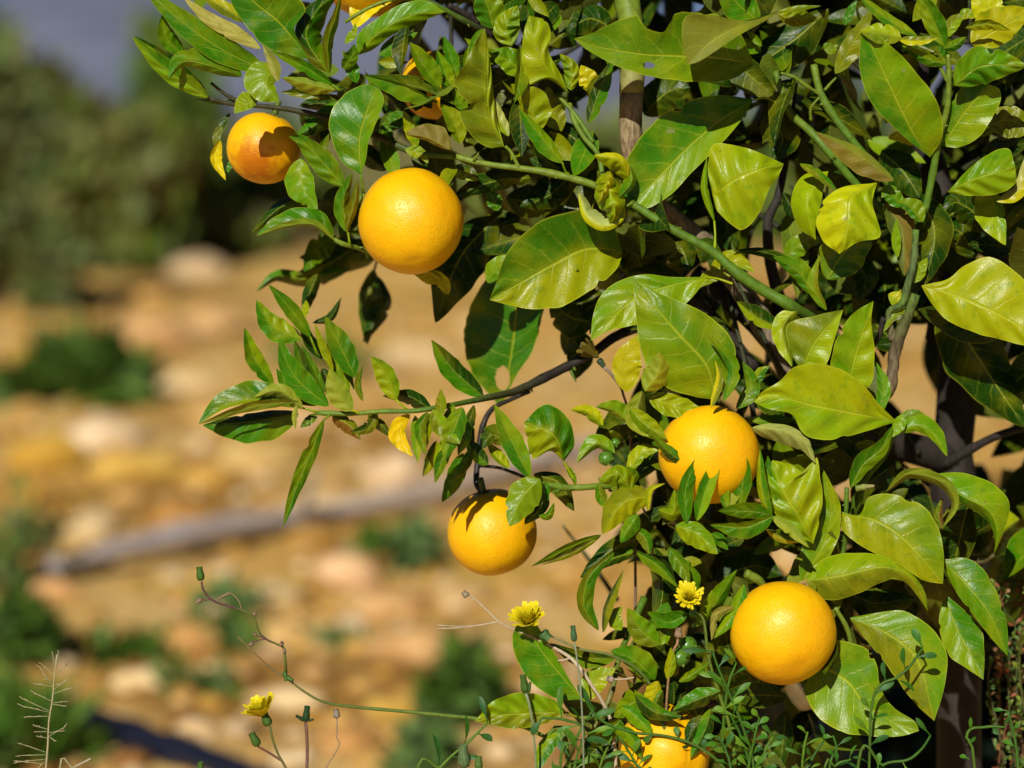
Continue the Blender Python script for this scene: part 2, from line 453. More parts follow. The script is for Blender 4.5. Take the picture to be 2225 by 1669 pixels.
lf([(478,305),(466,345),(490,392)], (16,9), (-70,-60), (-6,10), 'ZZ')
lf([(505,345),(497,365),(490,380)], (6,6), (-90,-90), (0,0), 'gg')
# --- leaves under the large upper orange, shade painted into the dark ones
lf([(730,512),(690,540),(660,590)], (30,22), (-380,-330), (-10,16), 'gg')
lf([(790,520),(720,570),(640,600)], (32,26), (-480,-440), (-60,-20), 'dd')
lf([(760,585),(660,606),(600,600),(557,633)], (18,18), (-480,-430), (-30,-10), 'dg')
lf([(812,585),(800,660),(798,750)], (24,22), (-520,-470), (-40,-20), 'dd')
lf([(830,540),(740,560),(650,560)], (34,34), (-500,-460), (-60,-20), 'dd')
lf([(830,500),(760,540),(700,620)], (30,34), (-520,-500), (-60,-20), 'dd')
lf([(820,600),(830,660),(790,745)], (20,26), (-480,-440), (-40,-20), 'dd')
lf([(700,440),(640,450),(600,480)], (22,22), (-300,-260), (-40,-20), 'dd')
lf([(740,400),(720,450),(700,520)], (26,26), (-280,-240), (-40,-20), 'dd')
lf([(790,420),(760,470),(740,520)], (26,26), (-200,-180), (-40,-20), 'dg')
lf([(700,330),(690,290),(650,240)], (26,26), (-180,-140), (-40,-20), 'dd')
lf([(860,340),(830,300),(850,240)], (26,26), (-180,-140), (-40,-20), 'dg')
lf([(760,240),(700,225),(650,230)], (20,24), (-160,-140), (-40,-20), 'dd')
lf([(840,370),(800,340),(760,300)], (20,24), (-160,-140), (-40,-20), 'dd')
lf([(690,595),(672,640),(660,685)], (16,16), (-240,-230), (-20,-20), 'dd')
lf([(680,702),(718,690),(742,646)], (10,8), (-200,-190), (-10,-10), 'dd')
lf([(660,690),(665,660),(664,652)], (9,9), (-160,-150), (-6,8), 'yy')
lf([(1080,470),(1000,560),(946,702)], (58,50), (-230,-200), (-20,-40), 'dd', arc=-10)
lf([(960,612),(930,600),(895,590)], (16,10), (-150,-140), (-10,10), 'YY')
lf([(975,640),(960,610),(930,585)], (14,14), (-160,-140), (-6,10), 'YY')
# --- middle left spray (nearer blurred twig)
Z=110
lf([(674,732),(632,672),(583,618)], (17,17), (Z,Z+30), (14,10), 'gg', pet=[(690,770)])
lf([(655,738),(590,705),(557,652)], (28,24), (Z-40,Z-20), (10,-10), 'gx')
lf([(594,838),(555,780),(531,711)], (20,18), (Z-20,Z+10), (16,12), 'gx')
lf([(714,882),(650,830),(622,785),(608,735)], (26,28), (Z,Z+20), (10,8), 'gg', cor=3)
lf([(772,820),(740,755),(706,688)], (25,28), (Z+10,Z+40), (12,-10), 'gg')
lf([(724,805),(700,750),(684,703)], (9,9), (Z-20,Z), (0,8), 'yy')
lf([(706,852),(680,800),(656,750)], (8,10), (Z+30,Z+50), (12,-6), 'gg')
lf([(652,885),(560,868),(490,880),(431,921)], (10,40), (Z,Z+30), (10,-10), 'xg', arc=10, pet=[(690,896)])
lf([(650,872),(540,885),(432,922)], (10,10), (Z+24,Z+44), (-8,14), 'xy', under=True)
lf([(648,898),(560,915),(440,924)], (48,20), (Z-50,Z-30), (-8,-40), 'gd')
lf([(658,888),(605,850),(551,864)], (14,18), (Z+20,Z+40), (-14,-8), 'oy', under=True)
lf([(765,892),(735,850),(717,800)], (28,22), (Z+20,Z+30), (-6,8), 'yx', under=True, pet=[(780,896)])
lf([(700,800),(722,840),(745,880)], (16,18), (Z-30,Z-10), (-10,-20), 'dd')
lf([(788,872),(778,835),(788,795)], (8,7), (Z,Z+10), (6,-6), 'og')
lf([(860,868),(840,815),(807,774)], (26,20), (Z,Z+20), (-10,10), 'yx', pet=[(887,894)])
lf([(940,893),(890,862),(831,860)], (18,16), (Z-60,Z-40), (-30,-20), 'dd')
lf([(704,912,110),(672,990,100),(640,1070,95),(615,1146,110)], (15,17), e=(-10,14), c='gx', pet=[(716,902,112)])
lf([(722,905),(760,925),(784,956)], (14,20), (Z-20,Z), (-16,-16), 'ob')
lf([(645,880),(640,905),(642,935)], (6,6), (Z+50,Z+50), (0,0), 'oy', under=True)
lf([(690,900),(670,915),(652,930)], (10,10), (Z-30,Z-20), (0,-10), 'gd')
Z=95
lf([(890,900),(868,940),(897,992)], (12,24), (Z+10,Z+20), (-6,8), 'ZZ')
lf([(902,903),(905,960),(908,1006)], (14,12), (Z,Z+20), (10,-8), 'yx')
lf([(948,958),(935,1000),(918,1036)], (16,12), (Z,Z+10), (-10,10), 'yd')
lf([(985,940),(955,980),(942,1015)], (10,10), (Z+20,Z+20), (10,-10), 'yx')
lf([(1006,985),(990,1040),(960,1092)], (18,22), (-70,-60), (-16,12), 'gg')
lf([(1025,975),(1010,1010),(985,1045)], (12,12), (Z-30,Z-20), (-20,0), 'dg')
lf([(1000,920),(975,930),(950,945)], (12,12), (Z,Z), (0,10), 'gm')
Z=110
lf([(956,905),(958,878),(958,845)], (12,12), (Z+30,Z+40), (-8,8), 'om')
lf([(800,900),(830,925),(850,950)], (10,14), (Z-40,Z-30), (-10,-20), 'dd')
lf([(740,800),(755,770),(745,745)], (12,12), (Z-60,Z-40), (-10,-20), 'dd')
lf([(770,745),(758,800),(770,850)], (8,8), (Z-60,Z-50), (0,0), 'gg')
lf([(700,860),(660,800),(640,740)], (16,20), (Z-30,Z-10), (10,-8), 'gd')
lf([(760,850),(725,790),(715,720)], (14,16), (Z-40,Z-20), (10,-8), 'gx')
lf([(690,880),(630,850),(600,800)], (16,18), (Z-40,Z-20), (10,-8), 'gg')
lf([(820,896),(800,930),(760,940)], (12,14), (Z-20,Z), (-8,8), 'od')
lf([(700,780),(670,740),(650,690)], (12,16), (Z-50,Z-30), (10,-8), 'dg')
lf([(960,890),(930,925),(925,975)], (14,14), (Z+20,Z+30), (-8,8), 'yx')
lf([(985,880),(975,915),(990,960)], (16,14), (Z+10,Z+20), (-8,8), 'xg')
lf([(930,895),(912,930),(925,990)], (14,12), (Z+40,Z+50), (-8,8), 'og')
lf([(1000,900),(1010,940),(995,990)], (16,14), (Z-10,Z+10), (-12,8), 'gd')
lf([(985,960),(960,1000),(945,1050)], (14,14), (Z+30,Z+40), (-8,8), 'xg')
lf([(1005,885),(985,935),(965,1000)], (24,24), (Z+40,Z+50), (-8,8), 'gx')
lf([(940,890),(960,930),(1000,965)], (20,20), (Z+40,Z+50), (-8,8), 'xo')
lf([(1030,880),(1020,930),(1030,980)], (12,12), (Z-60,Z-40), (-8,8), 'dd')
lf([(1050,862),(985,805),(937,738)], (26,24), (-150,-120), (18,-30), 'gd')
# --- centre
lf([(1088,885),(1106,805),(1122,680),(1118,600)], (105,55), (-330,-290), (-10,18), 'gg', L=[(1088,885),(1060,855),(1025,810),(1009,740),(1020,670),(1060,600)], R=[(1088,885),(1120,820),(1158,760),(1175,700),(1182,650),(1160,600)], cor=1.5, hole=[(1092,822,16,26)], res=(90,22))
lf([(1060,615),(1080,580),(1130,555)], (20,22), (-120,-90), (-6,6), 'xm')
lf([(1353,548),(1274,541),(1198,577),(1136,612),(1064,652)], c='yg', z=(-60,20), e=(22,34), arc=10, cor=6.5,
   L=[(1353,548),(1340,585),(1293,625),(1225,663),(1150,672),(1095,660),(1064,652)],
   R=[(1353,548),(1330,485),(1290,455),(1250,458),(1185,477),(1130,515),(1095,561),(1080,610),(1064,652)])
lf([(1637,217),(1545,278),(1485,331),(1431,386),(1362,452)], c='xg', z=(-90,-10), e=(16,20), arc=20, cor=3,
   L=[(1637,217),(1608,265),(1560,320),(1500,378),(1455,425),(1410,452),(1362,452)],
   R=[(1637,217),(1600,210),(1550,208),(1504,218),(1442,246),(1399,289),(1362,345),(1350,405),(1362,452)], pet=[(1665,213,-95),(1700,232,-105),(1712,240,-110)])
lf([(1640,140),(1560,128),(1485,123),(1388,117),(1306,103),(1247,84)], c='xm', z=(30,130), e=(10,24), arc=25, cor=2,
   L=[(1640,140),(1590,172),(1497,177),(1455,173),(1388,160),(1333,140),(1274,107),(1247,84)],
   R=[(1640,140),(1600,60),(1560,35),(1523,29),(1470,28),(1456,50),(1440,70),(1405,62),(1390,40),(1384,34),(1333,49),(1285,72),(1247,84)], hole=[(1409,142,13,7)], res=(130,26))
lf([(1690,27,60),(1620,52,130),(1550,90,155),(1494,141,165)], c='oo', under=True, cor=1,
   L=[(1690,29,60),(1650,52,130),(1600,80,160),(1545,117,166),(1515,135,167),(1494,141,165)],
   R=[(1690,24,60),(1620,44,130),(1540,32,170),(1490,36,180),(1482,80,175),(1494,141,165)])
lf([(1690,25),(1740,16),(1784,13)], (5,8), (-20,-10), (0,10), 'xo')
lf([(1800,20),(1720,90),(1620,150),(1510,172)], (50,40), (-160,-130), (-30,-20), 'dd')
lf([(1655,112),(1610,96),(1565,96)], (16,16), (-110,-90), (10,-6), 'gx')
lf([(1655,100),(1640,84),(1622,66)], (8,8), (-80,-80), (0,6), 'gg')
lf([(1650,48),(1600,5),(1565,-45)], (36,34), (-50,-10), (16,-10), 'gg')
lf([(1690,32),(1732,40),(1778,42)], (24,18), (-50,-40), (10,-14), 'xo', cor=4)
lf([(1548,425),(1600,389),(1660,365),(1703,356)], c='yy', z=(20,30), e=(-40,-26), arc=40, cor=7,
   L=[(1548,425),(1538,360),(1552,313),(1590,315),(1635,326),(1703,356)],
   R=[(1548,425),(1560,460),(1609,499),(1648,465),(1672,410),(1690,385),(1703,356)])
lf([(1552,480),(1532,410),(1536,340)], (9,7), (-10,-10), (-10,10), 'xm', pet=[(1554,510,0),(1553,543,4)])
# curled yellow knob
lf([(1368,388),(1345,348),(1290,337)], (30,12), (30,60), (-30,-10), 'yY', arc=20)
lf([(1368,360),(1372,395),(1345,430)], (10,18), (30,60), (-20,-20), 'gg')
lf([(1258,420,30),(1275,470,50),(1310,492,55),(1350,475,40),(1357,430,10)], (26,10), e=(-45,-6), c='pY', cor=1, k=1.6)
lf([(1310,376,50),(1325,420,78),(1335,458,80),(1325,487,50)], (28,34), e=(-50,-44), c='yx', cor=10, k=1.8)
lf([(1325,372,60),(1318,400,90),(1300,440,90)], (16,18), e=(-26,-24), c='Yy', cor=8, k=1.8)
# lower centre
lf([(1536,603),(1450,622),(1376,650),(1284,741)], c='xm', z=(-30,20), e=(14,-10), cor=5,
   L=[(1536,605),(1500,650),(1440,690),(1380,706),(1320,720),(1284,741)],
   R=[(1536,602),(1460,602),(1400,596),(1345,612),(1305,645),(1288,690),(1284,741)], pet=[(1560,606,-6),(1592,617,0)])
lf([(1552,868),(1536,795),(1473,724),(1376,612)], c='xm', z=(20,60), e=(-22,-14), arc=30, cor=4,
   L=[(1552,868),(1500,860),(1430,830),(1398,780),(1384,710),(1376,612)],
   R=[(1552,868),(1590,820),(1598,757),(1571,714),(1520,675),(1440,640),(1376,612)])
lf([(1362,852),(1355,790),(1385,728)], (24,40), (-10,10), (-6,10), 'YY')
lf([(1402,850),(1432,810),(1434,765)], (34,24), (60,85), (-20,-26), 'yY', under=True)
lf([(1395,850),(1385,910),(1420,952)], (18,26), (30,40), (-26,10), 'oy', under=True)
lf([(1408,862),(1460,880),(1540,905)], (26,26), (20,20), (-8,10), 'yy', cor=8)
lf([(1370,888),(1395,915),(1450,955)], (20,26), (50,66), (10,-30), 'yx')
lf([(1440,850),(1480,840),(1530,850)], (14,16), (10,10), (0,10), 'xp')
lf([(1372,920),(1330,890),(1295,884)], (10,24), (0,10), (-20,4), 'xm')
lf([(1310,925),(1275,895),(1240,890)], (12,18), (-20,0), (-14,0), 'yY')
lf([(1400,900),(1340,930),(1290,960)], (34,40), (-90,-80), (-30,-60), 'dd')
lf([(1225,1003),(1202,945),(1138,918)], c='yg', z=(-10,20), e=(-30,-34), arc=30, cor=6,
   L=[(1225,1003),(1196,980),(1158,996),(1145,960),(1138,918)], R=[(1225,1003),(1248,965),(1234,908),(1185,878),(1138,918)], pet=[(1240,1030,-14),(1250,1052,-20)])
lf([(1252,1050),(1242,1030),(1228,1008)], (7,7), (-16,-12), (4,4), 'gm')
lf([(1151,1037),(1120,975),(1074,878)], (24,25), (30,50), (10,4), 'gx', pet=[(1156,1046)])
lf([(1106,1018),(1076,990),(1058,960)], (8,18), (0,0), (14,-10), 'xy')
lf([(1098,965),(1070,945),(1046,975)], (20,24), (20,40), (-10,-20), 'dd')
lf([(1060,1010),(1035,985),(1012,950)], (16,18), (40,50), (-10,-10), 'gd')
lf([(1173,1041),(1135,1078),(1107,1144)], (40,32), (70,90), (-12,-10), 'xx', cor=2)
lf([(1176,1046),(1175,1100),(1140,1140)], (16,30), (50,50), (-50,-20), 'dd')
lf([(1160,1030),(1215,1050),(1248,1111)], (16,28), (-70,-60), (-30,-20), 'dd')
lf([(1188,1047),(1186,1065),(1191,1088)], (9,9), (10,20), (6,6), 'gg')
lf([(1170,1120),(1190,1120),(1204,1092)], (6,10), (40,40), (-8,-10), 'gx')
lf([(1306,1162),(1240,1188),(1154,1231)], (11,9), (0,20), (-16,12), 'xm', cor=2)
lf([(1306,1164),(1245,1200),(1175,1228)], (8,5), (-6,10), (-8,8), 'yp')
lf([(1336,985),(1295,965),(1253,1006)], (10,22), (0,10), (-14,-10), 'gm')
lf([(1376,1076),(1345,1030),(1300,1046)], (40,20), (20,40), (-34,-22), 'xx', cor=5, arc=20)
lf([(1380,1050),(1372,1030),(1355,1015)], (16,14), (0,10), (-20,-20), 'gg')
lf([(1417,1078),(1355,1092),(1308,1160)], (34,34), (30,40), (-20,-36), 'yo', arc=20, cor=3)
lf([(1300,1052),(1310,1090),(1330,1100)], (14,12), (14,10), (-8,10), 'om')
lf([(1366,1024),(1395,985),(1437,975)], (20,14), (-10,0), (-14,0), 'yx')
# over the right-hand orange
lf([(1508,1014),(1460,988),(1415,944)], (12,14), (75,95), (-10,-4), 'dg')
lf([(1492,1138),(1490,1060),(1525,982)], (16,18), (90,95), (10,-10), 'gg')
lf([(1514,1132),(1535,1060),(1569,976)], (18,18), (90,95), (10,10), 'gx')
lf([(1606,1110),(1615,1030),(1604,955)], (24,18), (60,80), (-20,12), 'gg')
lf([(1580,1110),(1570,1050),(1570,1005)], (12,12), (60,60), (-10,8), 'gx')
lf([(1600,1010),(1592,985),(1604,958)], (14,10), (70,76), (-12,-4), 'dg')
lf([(1676,1132),(1655,1060),(1651,975)], (10,14), (85,80), (-14,10), 'yg')
lf([(1685,1090),(1672,1030),(1668,990)], (14,14), (40,40), (-14,6), 'gg')
lf([(1678,1120),(1640,1112),(1560,1110)], (16,20), (95,105), (-8,12), 'gg')
lf([(1680,1122),(1620,1146),(1543,1140)], (24,12), (105,115), (-8,16), 'gx')
lf([(1676,1122),(1715,1148),(1758,1190)], (13,13), (90,110), (-8,6), 'xy', under=True)
lf([(1665,1150),(1700,1170),(1740,1178)], (8,10), (60,60), (-20,-10), 'oY', under=True)
lf([(1468,1142),(1515,1160),(1560,1204)], (22,30), (90,110), (-10,-16), 'xy', cor=4)
lf([(1545,1160),(1565,1170),(1582,1195)], (10,16), (50,60), (-10,-10), 'gg')
lf([(1430,1108),(1462,1115),(1466,1062)], (14,16), (60,60), (-16,-16), 'xx')
lf([(1408,1110),(1412,1065),(1445,1050)], (7,7), (60,60), (-10,6), 'yY')
# right of centre
lf([(1945,915),(1815,891),(1761,880),(1693,864),(1638,874)], c='xy', z=(-30,50), e=(26,20), arc=26, cor=8,
   L=[(1945,917),(1880,938),(1820,953),(1770,954),(1742,937),(1720,900),(1670,889),(1638,874)],
   R=[(1945,913),(1910,878),(1875,836),(1830,804),(1760,790),(1720,802),(1695,828),(1655,852),(1638,874)])
lf([(1634,930),(1700,938),(1748,962),(1772,1006)], (16,26), (60,60), (-14,-30), 'pp', under=True, cor=4)
lf([(1635,916),(1680,915),(1735,915)], (14,8), (-10,0), (-10,10), 'gg')
lf([(1767,1182),(1730,1115),(1695,1055),(1678,1000)], c='xy', z=(10,40), e=(-14,-6), arc=26, cor=8,
   L=[(1767,1182),(1705,1145),(1672,1090),(1664,1030),(1678,1000)], R=[(1767,1182),(1786,1110),(1784,1050),(1773,996),(1752,1028),(1715,1008),(1678,1000)])
lf([(1742,1263),(1790,1180),(1806,1110),(1790,1022)], (42,26), (-30,-10), (-6,10), 'xy', cor=4)
lf([(1950,940),(1995,925),(2030,945),(2058,992)], (24,14), (-30,-10), (-14,-10), 'mx')
lf([(1948,915),(1985,900),(2015,905)], (12,8), (-60,-60), (-4,0), 'gg')
lf([(1848,1060),(1875,1010),(1915,975),(1940,925)], (22,18), (-20,-10), (14,-10), 'gx')
lf([(1960,900),(1955,920),(1938,950)], (14,14), (-20,-20), (6,-8), 'xx')
lf([(1858,966),(1895,968),(1923,985)], (10,18), (-70,-60), (0,10), 'yy')
lf([(1926,1068),(1975,1030),(2050,1050),(2075,1095),(2046,1150)], (14,12), (10,10), (10,-22), 'xo', arc=40, under=True)
lf([(2048,1150),(2040,1120),(2048,1080)], (10,8), (-30,-30), (-8,-8), 'ob')
lf([(2022,1036),(2100,1082),(2150,1110),(2168,1160),(2160,1204)], c='mg', z=(-20,0), e=(-24,-30), arc=40,
   L=[(2022,1030),(2090,1028),(2155,1050),(2192,1090),(2183,1150),(2160,1204)],
   R=[(2022,1040),(2085,1092),(2125,1115),(2152,1140),(2162,1175),(2160,1204)])
lf([(1830,1116),(1900,1130),(1950,1160),(2000,1210),(2049,1269)], c='xy', z=(-20,50), e=(-14,-18), arc=30, cor=5,
   L=[(1828,1112),(1868,1118),(1888,1080),(1945,1074),(2000,1094),(2035,1140),(2050,1200),(2049,1269)],
   R=[(1828,1120),(1830,1150),(1860,1178),(1905,1204),(1960,1232),(2010,1262),(2049,1269)])
lf([(1752,1262),(1830,1250),(1920,1232),(1980,1256),(2016,1328)], c='xo', z=(0,20), e=(-40,-26), arc=40, cor=2.5,
   L=[(1752,1262),(1790,1214),(1860,1201),(1930,1211),(1982,1246),(2010,1288),(2016,1328)],
   R=[(1752,1262),(1765,1290),(1800,1304),(1860,1292),(1920,1264),(1962,1262),(1990,1290),(2016,1328)])
lf([(1848,1345),(1920,1372),(1990,1430),(2030,1567)], c='mo', z=(-50,0), e=(-12,-20), arc=10, cor=3,
   L=[(1848,1342),(1900,1333),(1962,1327),(2005,1350),(2045,1390),(2058,1430),(2050,1500),(2030,1567)],
   R=[(1848,1348),(1880,1388),(1930,1450),(1985,1525),(2030,1567)])
lf([(2050,1222),(2098,1268),(2150,1335),(2190,1426)], c='gm', z=(-40,0), e=(-10,-16), arc=20,
   L=[(2050,1216),(2100,1213),(2135,1236),(2165,1285),(2188,1360),(2190,1426)],
   R=[(2050,1228),(2080,1290),(2125,1350),(2162,1396),(2190,1426)])
lf([(2055,1300),(2080,1370),(2108,1420),(2137,1477)], c='gx', z=(-70,-10), e=(-10,8),
   L=[(2060,1296),(2100,1330),(2130,1365),(2139,1420),(2137,1477)], R=[(2048,1305),(2040,1360),(2062,1425),(2100,1452),(2137,1477)])
lf([(1770,1440),(1840,1480),(1880,1530),(1940,1568),(1998,1588)], c='mx', z=(-40,10), e=(14,24), arc=0, cor=2,
   L=[(1790,1395),(1825,1392),(1872,1404),(1900,1430),(1915,1500),(1945,1540),(1988,1568),(1998,1588)],
   R=[(1745,1500),(1760,1530),(1785,1564),(1830,1590),(1900,1601),(1960,1599),(1998,1588)])
# lower centre tangle
lf([(1617,1270),(1596,1330),(1550,1388)], (18,14), (30,30), (14,-20), 'gx')
lf([(1514,1362),(1552,1312),(1602,1238)], (22,16), (20,40), (8,-24), 'mg')
lf([(1596,1318),(1558,1335),(1546,1392)], (10,10), (40,40), (-14,10), 'pp', under=True)
lf([(1495,1334),(1450,1352),(1406,1330)], (14,22), (20,30), (10,12), 'gg')
lf([(1432,1402),(1392,1368),(1363,1321)], (26,26), (0,10), (-10,8), 'om')
lf([(1350,1370),(1338,1340),(1352,1318)], (18,12), (-30,-30), (0,0), 'xx')
lf([(1455,1365),(1440,1385),(1415,1400)], (14,16), (-10,0), (0,0), 'xo')
lf([(1424,1476),(1375,1432),(1326,1414)], (22,32), (40,50), (-18,10), 'gg', arc=14)
lf([(1336,1432),(1265,1428),(1194,1398)], (22,14), (-20,10), (10,-20), 'gd')
lf([(1266,1521),(1220,1468),(1185,1425),(1140,1362)], c='gm', z=(20,40), e=(14,6), cor=3,
   L=[(1266,1521),(1210,1518),(1162,1490),(1125,1440),(1113,1385),(1122,1358)], R=[(1266,1521),(1240,1480),(1214,1435),(1190,1395),(1165,1355)])
lf([(1230,1548),(1150,1550),(1075,1556),(1031,1568)], c='ox', z=(20,40), e=(6,10), cor=8,
   L=[(1230,1550),(1180,1574),(1120,1584),(1070,1576),(1031,1568)], R=[(1230,1546),(1205,1522),(1160,1507),(1110,1508),(1065,1528),(1031,1568)], pet=[(1262,1560,10),(1290,1560,0)])
lf([(1268,1524),(1292,1480),(1338,1452)], (26,26), (-10,0), (-6,8), 'xy')
lf([(1300,1370),(1268,1315),(1282,1250),(1335,1203)], (14,22), (20,40), (10,-14), 'og', arc=20)
lf([(1310,1375),(1320,1320),(1355,1238)], (8,12), (-10,0), (-20,10), 'do')
lf([(1400,1160),(1330,1195),(1260,1256)], (26,22), (-80,-60), (-20,-20), 'dd')
lf([(1420,1190),(1440,1270),(1425,1370)], (28,24), (-90,-70), (-40,-40), 'dd')
lf([(1380,1200),(1330,1215),(1300,1240)], (14,20), (-70,-60), (-10,-20), 'dg')
lf([(1430,1480),(1420,1510),(1408,1546)], (14,20), (60,60), (-10,6), 'YY')
lf([(1226,1588),(1190,1618),(1164,1680)], (18,18), (10,30), (6,-14), 'gx')
lf([(1350,1564),(1322,1590),(1283,1626)], (18,18), (30,40), (-12,12), 'go')
lf([(1402,1512),(1370,1530),(1333,1562)], (22,22), (10,20), (-6,6), 'mx')
lf([(1450,1476),(1458,1440),(1458,1406)], (12,12), (50,60), (6,-6), 'yx')
lf([(1475,1482),(1510,1462),(1542,1438)], (10,10), (60,60), (6,-6), 'xm')
lf([(1384,1200),(1432,1230),(1474,1276)], (10,16), (20,30), (10,-10), 'gx')
lf([(1454,1190),(1482,1232),(1500,1272)], (14,18), (10,20), (-10,8), 'gg', cor=4)
lf([(1386,1118),(1365,1150),(1348,1180)], (20,16), (50,50), (-14,-14), 'gg')
lf([(1380,1150),(1402,1170),(1412,1205)], (14,16), (30,40), (-10,-10), 'go')
lf([(1470,1215),(1500,1250),(1512,1300)], (20,16), (-40,-30), (-20,0), 'gd')
lf([(1520,1560),(1500,1530),(1470,1550)], (16,24), (10,20), (-20,-20), 'dd')
# top centre
lf([(1380,1510),(1420,1545),(1480,1560)], (16,18), (80,90), (-10,-10), 'gd')
lf([(1545,1540),(1530,1590),(1500,1650)], (16,18), (60,60), (-10,-10), 'dg')
lf([(1330,1580),(1370,1600),(1395,1650)], (14,16), (70,70), (-10,-10), 'gx')
lf([(1565,1502),(1515,1520),(1462,1545)], (18,22), (60,70), (-20,-10), 'dg')
lf([(1350,1535),(1385,1560),(1420,1600)], (18,18), (40,60), (-10,-10), 'gx')
lf([(1540,1560),(1510,1580),(1490,1620)], (16,18), (50,60), (-10,-10), 'dd')
lf([(1440,1500),(1425,1530),(1440,1575)], (14,16), (60,60), (-10,-10), 'dg')
lf([(770,60),(805,10),(870,-10)], (36,20), (-130,-120), (0,10), 'ZZ')
lf([(776,116),(835,62),(905,30),(968,26)], c='mx', z=(-80,-60), e=(-6,-20), arc=20, cor=3,
   L=[(774,112),(778,75),(820,40),(870,10),(925,2),(968,26)], R=[(778,120),(810,108),(850,78),(905,52),(968,26)])
lf([(945,220),(870,185),(789,164)], (30,5), (-10,30), (14,10), 'gm', arc=6, pet=[(950,222,-14)])
lf([(988,228),(930,196),(870,182),(789,164)], (4,22), (-30,26), (14,-30), 'dd')
lf([(956,190),(922,145),(890,92)], (16,28), (-40,0), (14,10), 'gm')
lf([(986,196),(965,155),(949,108)], (14,18), (-60,-40), (10,8), 'gx')
lf([(994,166),(978,120),(964,78)], (14,16), (-60,-50), (8,6), 'gg')
lf([(1010,150),(1015,120),(1020,95)], (7,7), (-60,-60), (6,0), 'mg')
lf([(1096,320),(1062,240),(1060,150),(1054,60)], c='oy', z=(0,60), e=(20,-20), cor=9,
   L=[(1096,320),(1060,320),(1022,292),(996,245),(1022,228),(985,190),(1010,140),(1030,100),(1054,60)],
   R=[(1096,320),(1078,250),(1068,160),(1062,110),(1054,60)])
lf([(1050,62),(1030,95),(1020,122)], (14,10), (20,20), (-10,-10), 'gg')
lf([(1072,62),(1062,20),(1040,-30)], (32,34), (-40,0), (6,-6), 'gx', cor=2)
lf([(1112,100),(1098,60),(1125,12)], (26,34), (-30,-10), (-10,-6), 'yx', cor=7)
lf([(1236,202),(1190,150),(1160,90),(1150,34)], c='yy', z=(-20,40), e=(-14,-20), arc=20, cor=4,
   L=[(1236,202),(1190,172),(1148,182),(1135,130),(1138,70),(1150,34)], R=[(1236,202),(1220,165),(1192,110),(1198,76),(1185,45),(1150,34)])
lf([(1152,166),(1100,130),(1056,114)], (24,32), (-30,-10), (12,-6), 'xm', cor=6)
lf([(1162,290),(1150,225),(1110,183)], (22,42), (-30,10), (-6,10), 'yy', cor=4)
lf([(1222,354),(1178,300),(1128,236)], (24,14), (20,50), (10,-16), 'gx', pet=[(1230,375,4),(1236,378,0)])
lf([(1105,296),(1080,252),(1064,204)], (12,16), (-20,-10), (6,-6), 'yp')
lf([(1220,285),(1200,240),(1190,188)], (26,26), (-90,-70), (0,0), 'xo')
lf([(1278,268),(1300,205),(1332,128)], (18,20), (-10,10), (-12,14), 'dg')
lf([(1290,200),(1275,165),(1262,142)], (22,22), (-100,-90), (0,0), 'YY')
lf([(1240,196),(1242,150),(1216,116)], (18,16), (0,10), (-10,-10), 'xy', cor=6)
lf([(1000,312),(985,262),(956,226)], (18,24), (-40,-20), (10,6), 'gx')
lf([(1015,240),(995,215),(985,190)], (14,14), (-50,-40), (6,6), 'gm')
lf([(978,326),(930,300),(880,291)], (8,34), (30,40), (-10,-14), 'bb', under=True)
lf([(905,320),(890,275),(876,240)], (14,16), (-60,-40), (6,0), 'yx')
lf([(880,245),(850,270),(825,280)], (18,20), (-140,-130), (0,0), 'gg')
lf([(1175,300),(1230,290),(1290,340)], (24,50), (-130,-110), (-20,-30), 'dd')
lf([(1160,385),(1070,395),(980,430)], (22,28), (-120,-100), (-20,-40), 'dd')
lf([(1040,390),(1015,375),(965,365)], (18,16), (-80,-80), (0,0), 'yd')
lf([(1082,458),(1070,430),(1058,410)], (16,18), (-150,-140), (0,0), 'gg')
lf([(880,325),(915,335),(930,355)], (14,12), (-50,-40), (0,0), 'xy', cor=5)
lf([(745,150),(765,120),(770,95)], (16,16), (-40,-20), (10,-8), 'gm')
lf([(775,180),(760,140),(745,110)], (14,16), (-60,-40), (0,0), 'gg')
lf([(750,95),(770,70),(772,50)], (10,8), (-20,-10), (0,0), 'xx')
# top right
lf([(2021,342),(1985,292),(1935,190),(1880,70)], c='gx', z=(10,110), e=(10,30), arc=20, cor=2,
   L=[(2021,342),(1960,293),(1895,225),(1868,150),(1870,72)], R=[(2021,342),(2046,300),(2040,230),(1985,150),(1900,66)])
lf([(2048,318),(2095,245),(2150,184)], c='gx', z=(0,60), e=(-6,8), cor=2,
   L=[(2048,318),(2056,250),(2085,195),(2120,178),(2150,184)], R=[(2048,318),(2080,320),(2125,300),(2172,226),(2172,195),(2150,184)])
lf([(2074,185),(2130,145),(2230,142)], (42,38), (90,150), (6,-24), 'mg', cor=5)
lf([(2110,95),(2175,60),(2240,20)], (50,34), (40,50), (6,-6), 'YY')
lf([(2150,60),(2145,10),(2130,-50)], (36,36), (-10,-10), (0,0), 'YY')
lf([(2098,60),(2145,52),(2196,66)], (10,14), (90,90), (10,-10), 'xy')
lf([(2052,82),(2070,50),(2098,28)], (14,16), (60,60), (0,0), 'ox')
lf([(2085,40),(2100,30),(2118,40)], (12,12), (60,60), (0,0), 'xy')
lf([(1992,78),(1925,40),(1860,-15)], (13,13), (70,80), (6,-10), 'gx')
lf([(2052,100),(2030,50),(1990,-25)], (22,24), (60,90), (-8,14), 'xg')
lf([(1958,82),(1915,72),(1868,68)], (24,22), (110,120), (8,-6), 'oy')
lf([(1953,86),(1995,88),(2038,82)], (10,12), (110,110), (0,0), 'oY')
